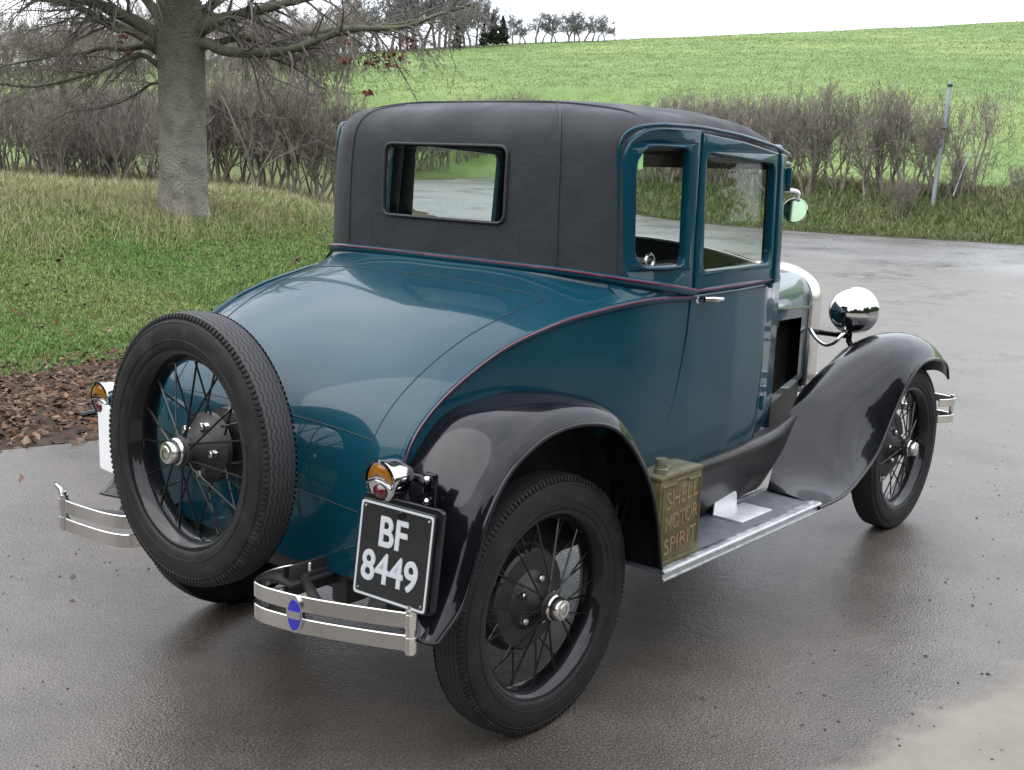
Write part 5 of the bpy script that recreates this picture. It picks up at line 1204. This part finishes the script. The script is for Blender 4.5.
# right verge weeds
p_, d = scatter_ds(150000, 400, 1090, 24, 48, rs); h_, dl, dr = height(p_); k = (dr > .02+rs.uniform(0, .15, len(dr))) & (dr < 5.5); p_, d, h_, dr = p_[k], d[k], h_[k], dr[k]
pn = patch(p_, 1.9, 13); pf = patch(p_, 6, 18); colr = np.array([.070, .120, .035])+(np.array([.17, .185, .085])-np.array([.070, .120, .035]))*pn[:, None]; mud = (dr < .35)[:, None]; dryk = (rs.uniform(0, 1, len(d)) < .18+.25*sstep((dr-2)/2))[:, None]
colr = np.where(dryk, np.array([.20, .165, .10]), colr); colr = np.where(mud, colr*.55, colr)*rs.uniform(.5, 1.4, (len(d), 1)); L_ = (.08+.30*pf*sstep(dr/1.0))*rs.uniform(.5, 1.3, len(d))*np.where(dr > 3, 1.3, 1)
V, F, C_ = blades(np.column_stack([p_, h_-.01]), L_, rs.uniform(.015, .035, len(d)), rs.uniform(.2, .9, len(d)), colr, rs); o = link('verge_weeds', fast_mesh('g', V, [F], [M['grassy']], tint=C_), None, smooth=False); tag(o, 'lush green weeds and ivy on the bank beyond the road', 'weeds', kind='stuff')
# field crop
p_, d = scatter_ds(330000, -80, 1110, 26, 138, rs, .85); h_, dl, dr = height(p_); k = ((dr > 4.5) | (dl > 12) | ((d > 52) & (np.maximum(dl, dr) > 3))) & (d > 25); p_, d, h_ = p_[k], d[k], h_[k]
pn = patch(p_, .25, 33); pf = patch(p_, 1.5, 38); colr = np.array([.145, .205, .070])+(np.array([.215, .268, .115])-np.array([.145, .205, .070]))*(.6*pn+.4*pf)[:, None]; tram = np.abs(((p_@np.array([.9, -.43]))/9.0) % 1-.5) < .03; colr = np.where(tram[:, None], colr*.86, colr); colr *= rs.uniform(.88, 1.1, (len(d), 1))
V, F, C_ = blades(np.column_stack([p_, h_-.02]), rs.uniform(.06, .15, len(d)), np.clip(.035*d/60, .02, .08)*rs.uniform(.7, 1.3, len(d)), rs.uniform(.3, .95, len(d)), colr, rs); o = link('field_crop', fast_mesh('g', V, [F], [M['grassy']], tint=C_), None, smooth=False); tag(o, 'bright green low crop covering the hill field behind the hedge', 'crop', kind='stuff')
# leaf litter
p_, d = scatter_ds(42000, -80, 420, 4.6, 26, rs, 1.0); h_, dl, dr = height(p_)
ads = to_ds(p_); al_s = np.interp(ads[:, 0], aD[:, 0], aD[:, 1]); past = al_s-ads[:, 1]       # metres left of the tarmac edge
strip = (past > -.05) & (dl < .35); dens = np.where(strip, np.clip(past/1.6, .03, .6), .020+.03*patch(p_, 1.3, 44)); dens = np.where(past < -.05, 0.002, dens); k = rs.uniform(0, 1, len(d)) < dens; p_, h_, strip = p_[k], h_[k], strip[k]
brown = np.array([[.10, .055, .035], [.16, .095, .06], [.22, .155, .11], [.075, .04, .028], [.13, .06, .03]])[rs.integers(0, 5, len(p_))]*rs.uniform(.6, 1.25, (len(p_), 1))
C0 = np.column_stack([p_, np.maximum(h_, 0)+rs.uniform(.004, .03, len(p_))+np.where(strip, 0, .03)]); V, F, T_ = leaf_quads(C0, rs.uniform(.022, .065, len(p_)), rs, .6, brown*.72, .28)
o = link('leaf_litter', fast_mesh('l', V, [F], [M['leafy']], tint=T_), None, smooth=False); tag(o, 'brown fallen leaves drifted along the tarmac edge and on the grass', 'leaves', kind='stuff')
# mud crumbs and grit on the tarmac
p_, d = scatter_ds(1300, -20, 1060, 2.4, 20, rs); h_, dl, dr = height(p_); k = (dl < -.3) & (dr < -.3) & ~((np.abs(p_[:, 1]) < .95) & (p_[:, 0] > -.8) & (p_[:, 0] < 3)); p_ = p_[k]; d = d[k]
n_ = len(p_); s_0 = rs.uniform(.0025, .006, n_)*np.where(rs.uniform(0, 1, n_) > .97, 2.2, 1)
oc = np.array([(1, 0, 0), (0, 1, 0), (-1, 0, 0), (0, -1, 0), (0, 0, .7), (0, 0, -.3)]); V = (np.column_stack([p_, np.full(n_, .001)])[:, None]+oc[None]*s_0[:, None, None]*rs.uniform(.6, 1.4, (n_, 6, 1))).reshape(-1, 3)
fi = np.array([(0, 1, 4), (1, 2, 4), (2, 3, 4), (3, 0, 4), (1, 0, 5), (2, 1, 5), (3, 2, 5), (0, 3, 5)]); F = (np.arange(n_)[:, None, None]*6+fi[None]).reshape(-1, 3)
gcol = np.array([[.035, .03, .025], [.07, .06, .05], [.12, .11, .10]])[rs.integers(0, 3, n_)]
o = link('road_grit', fast_mesh('r', V, [F], [M['leafy']], tint=np.repeat(gcol, 6, axis=0)), None, smooth=False); tag(o, 'dark grit and mud crumbs scattered on the wet tarmac', 'grit', kind='stuff')

# unseen foliage band added behind and beside the viewer to darken the car's reflections
rs = np.random.default_rng(91); n_ = 60000; u = rs.uniform(0, 1, n_); path = np.array([(-6, 30), (-16, 16), (-20, 2), (-17, -12), (-6, -19), (8, -20), (22, -22), (38, -27), (70, -30)], float)
cv = cr_spline(path, 400); i = (u*399).astype(int); hg = 6.5+2.0*np.sin(u*31)+1.2*np.sin(u*83+1); z = hg*rs.uniform(0, 1, n_)**.8; rad = 1.6*np.sqrt(np.clip(1-(z/hg)**3, .05, 1))
P = np.column_stack([cv[i]+rs.normal(0, .7, (n_, 2))*rad[:, None], z]); cc_ = np.array([.040, .060, .025])*rs.uniform(.5, 1.6, (n_, 1)); V, F, T_ = leaf_quads(P, rs.uniform(.35, .8, n_), rs, .3, cc_)
o = link('reflection_blocker', fast_mesh('w', V, [F], [M['leafy']], tint=T_), None, smooth=False); tag(o, 'unseen dark foliage band added behind the viewer to darken reflections in the car', 'foliage blocker', kind='stuff')
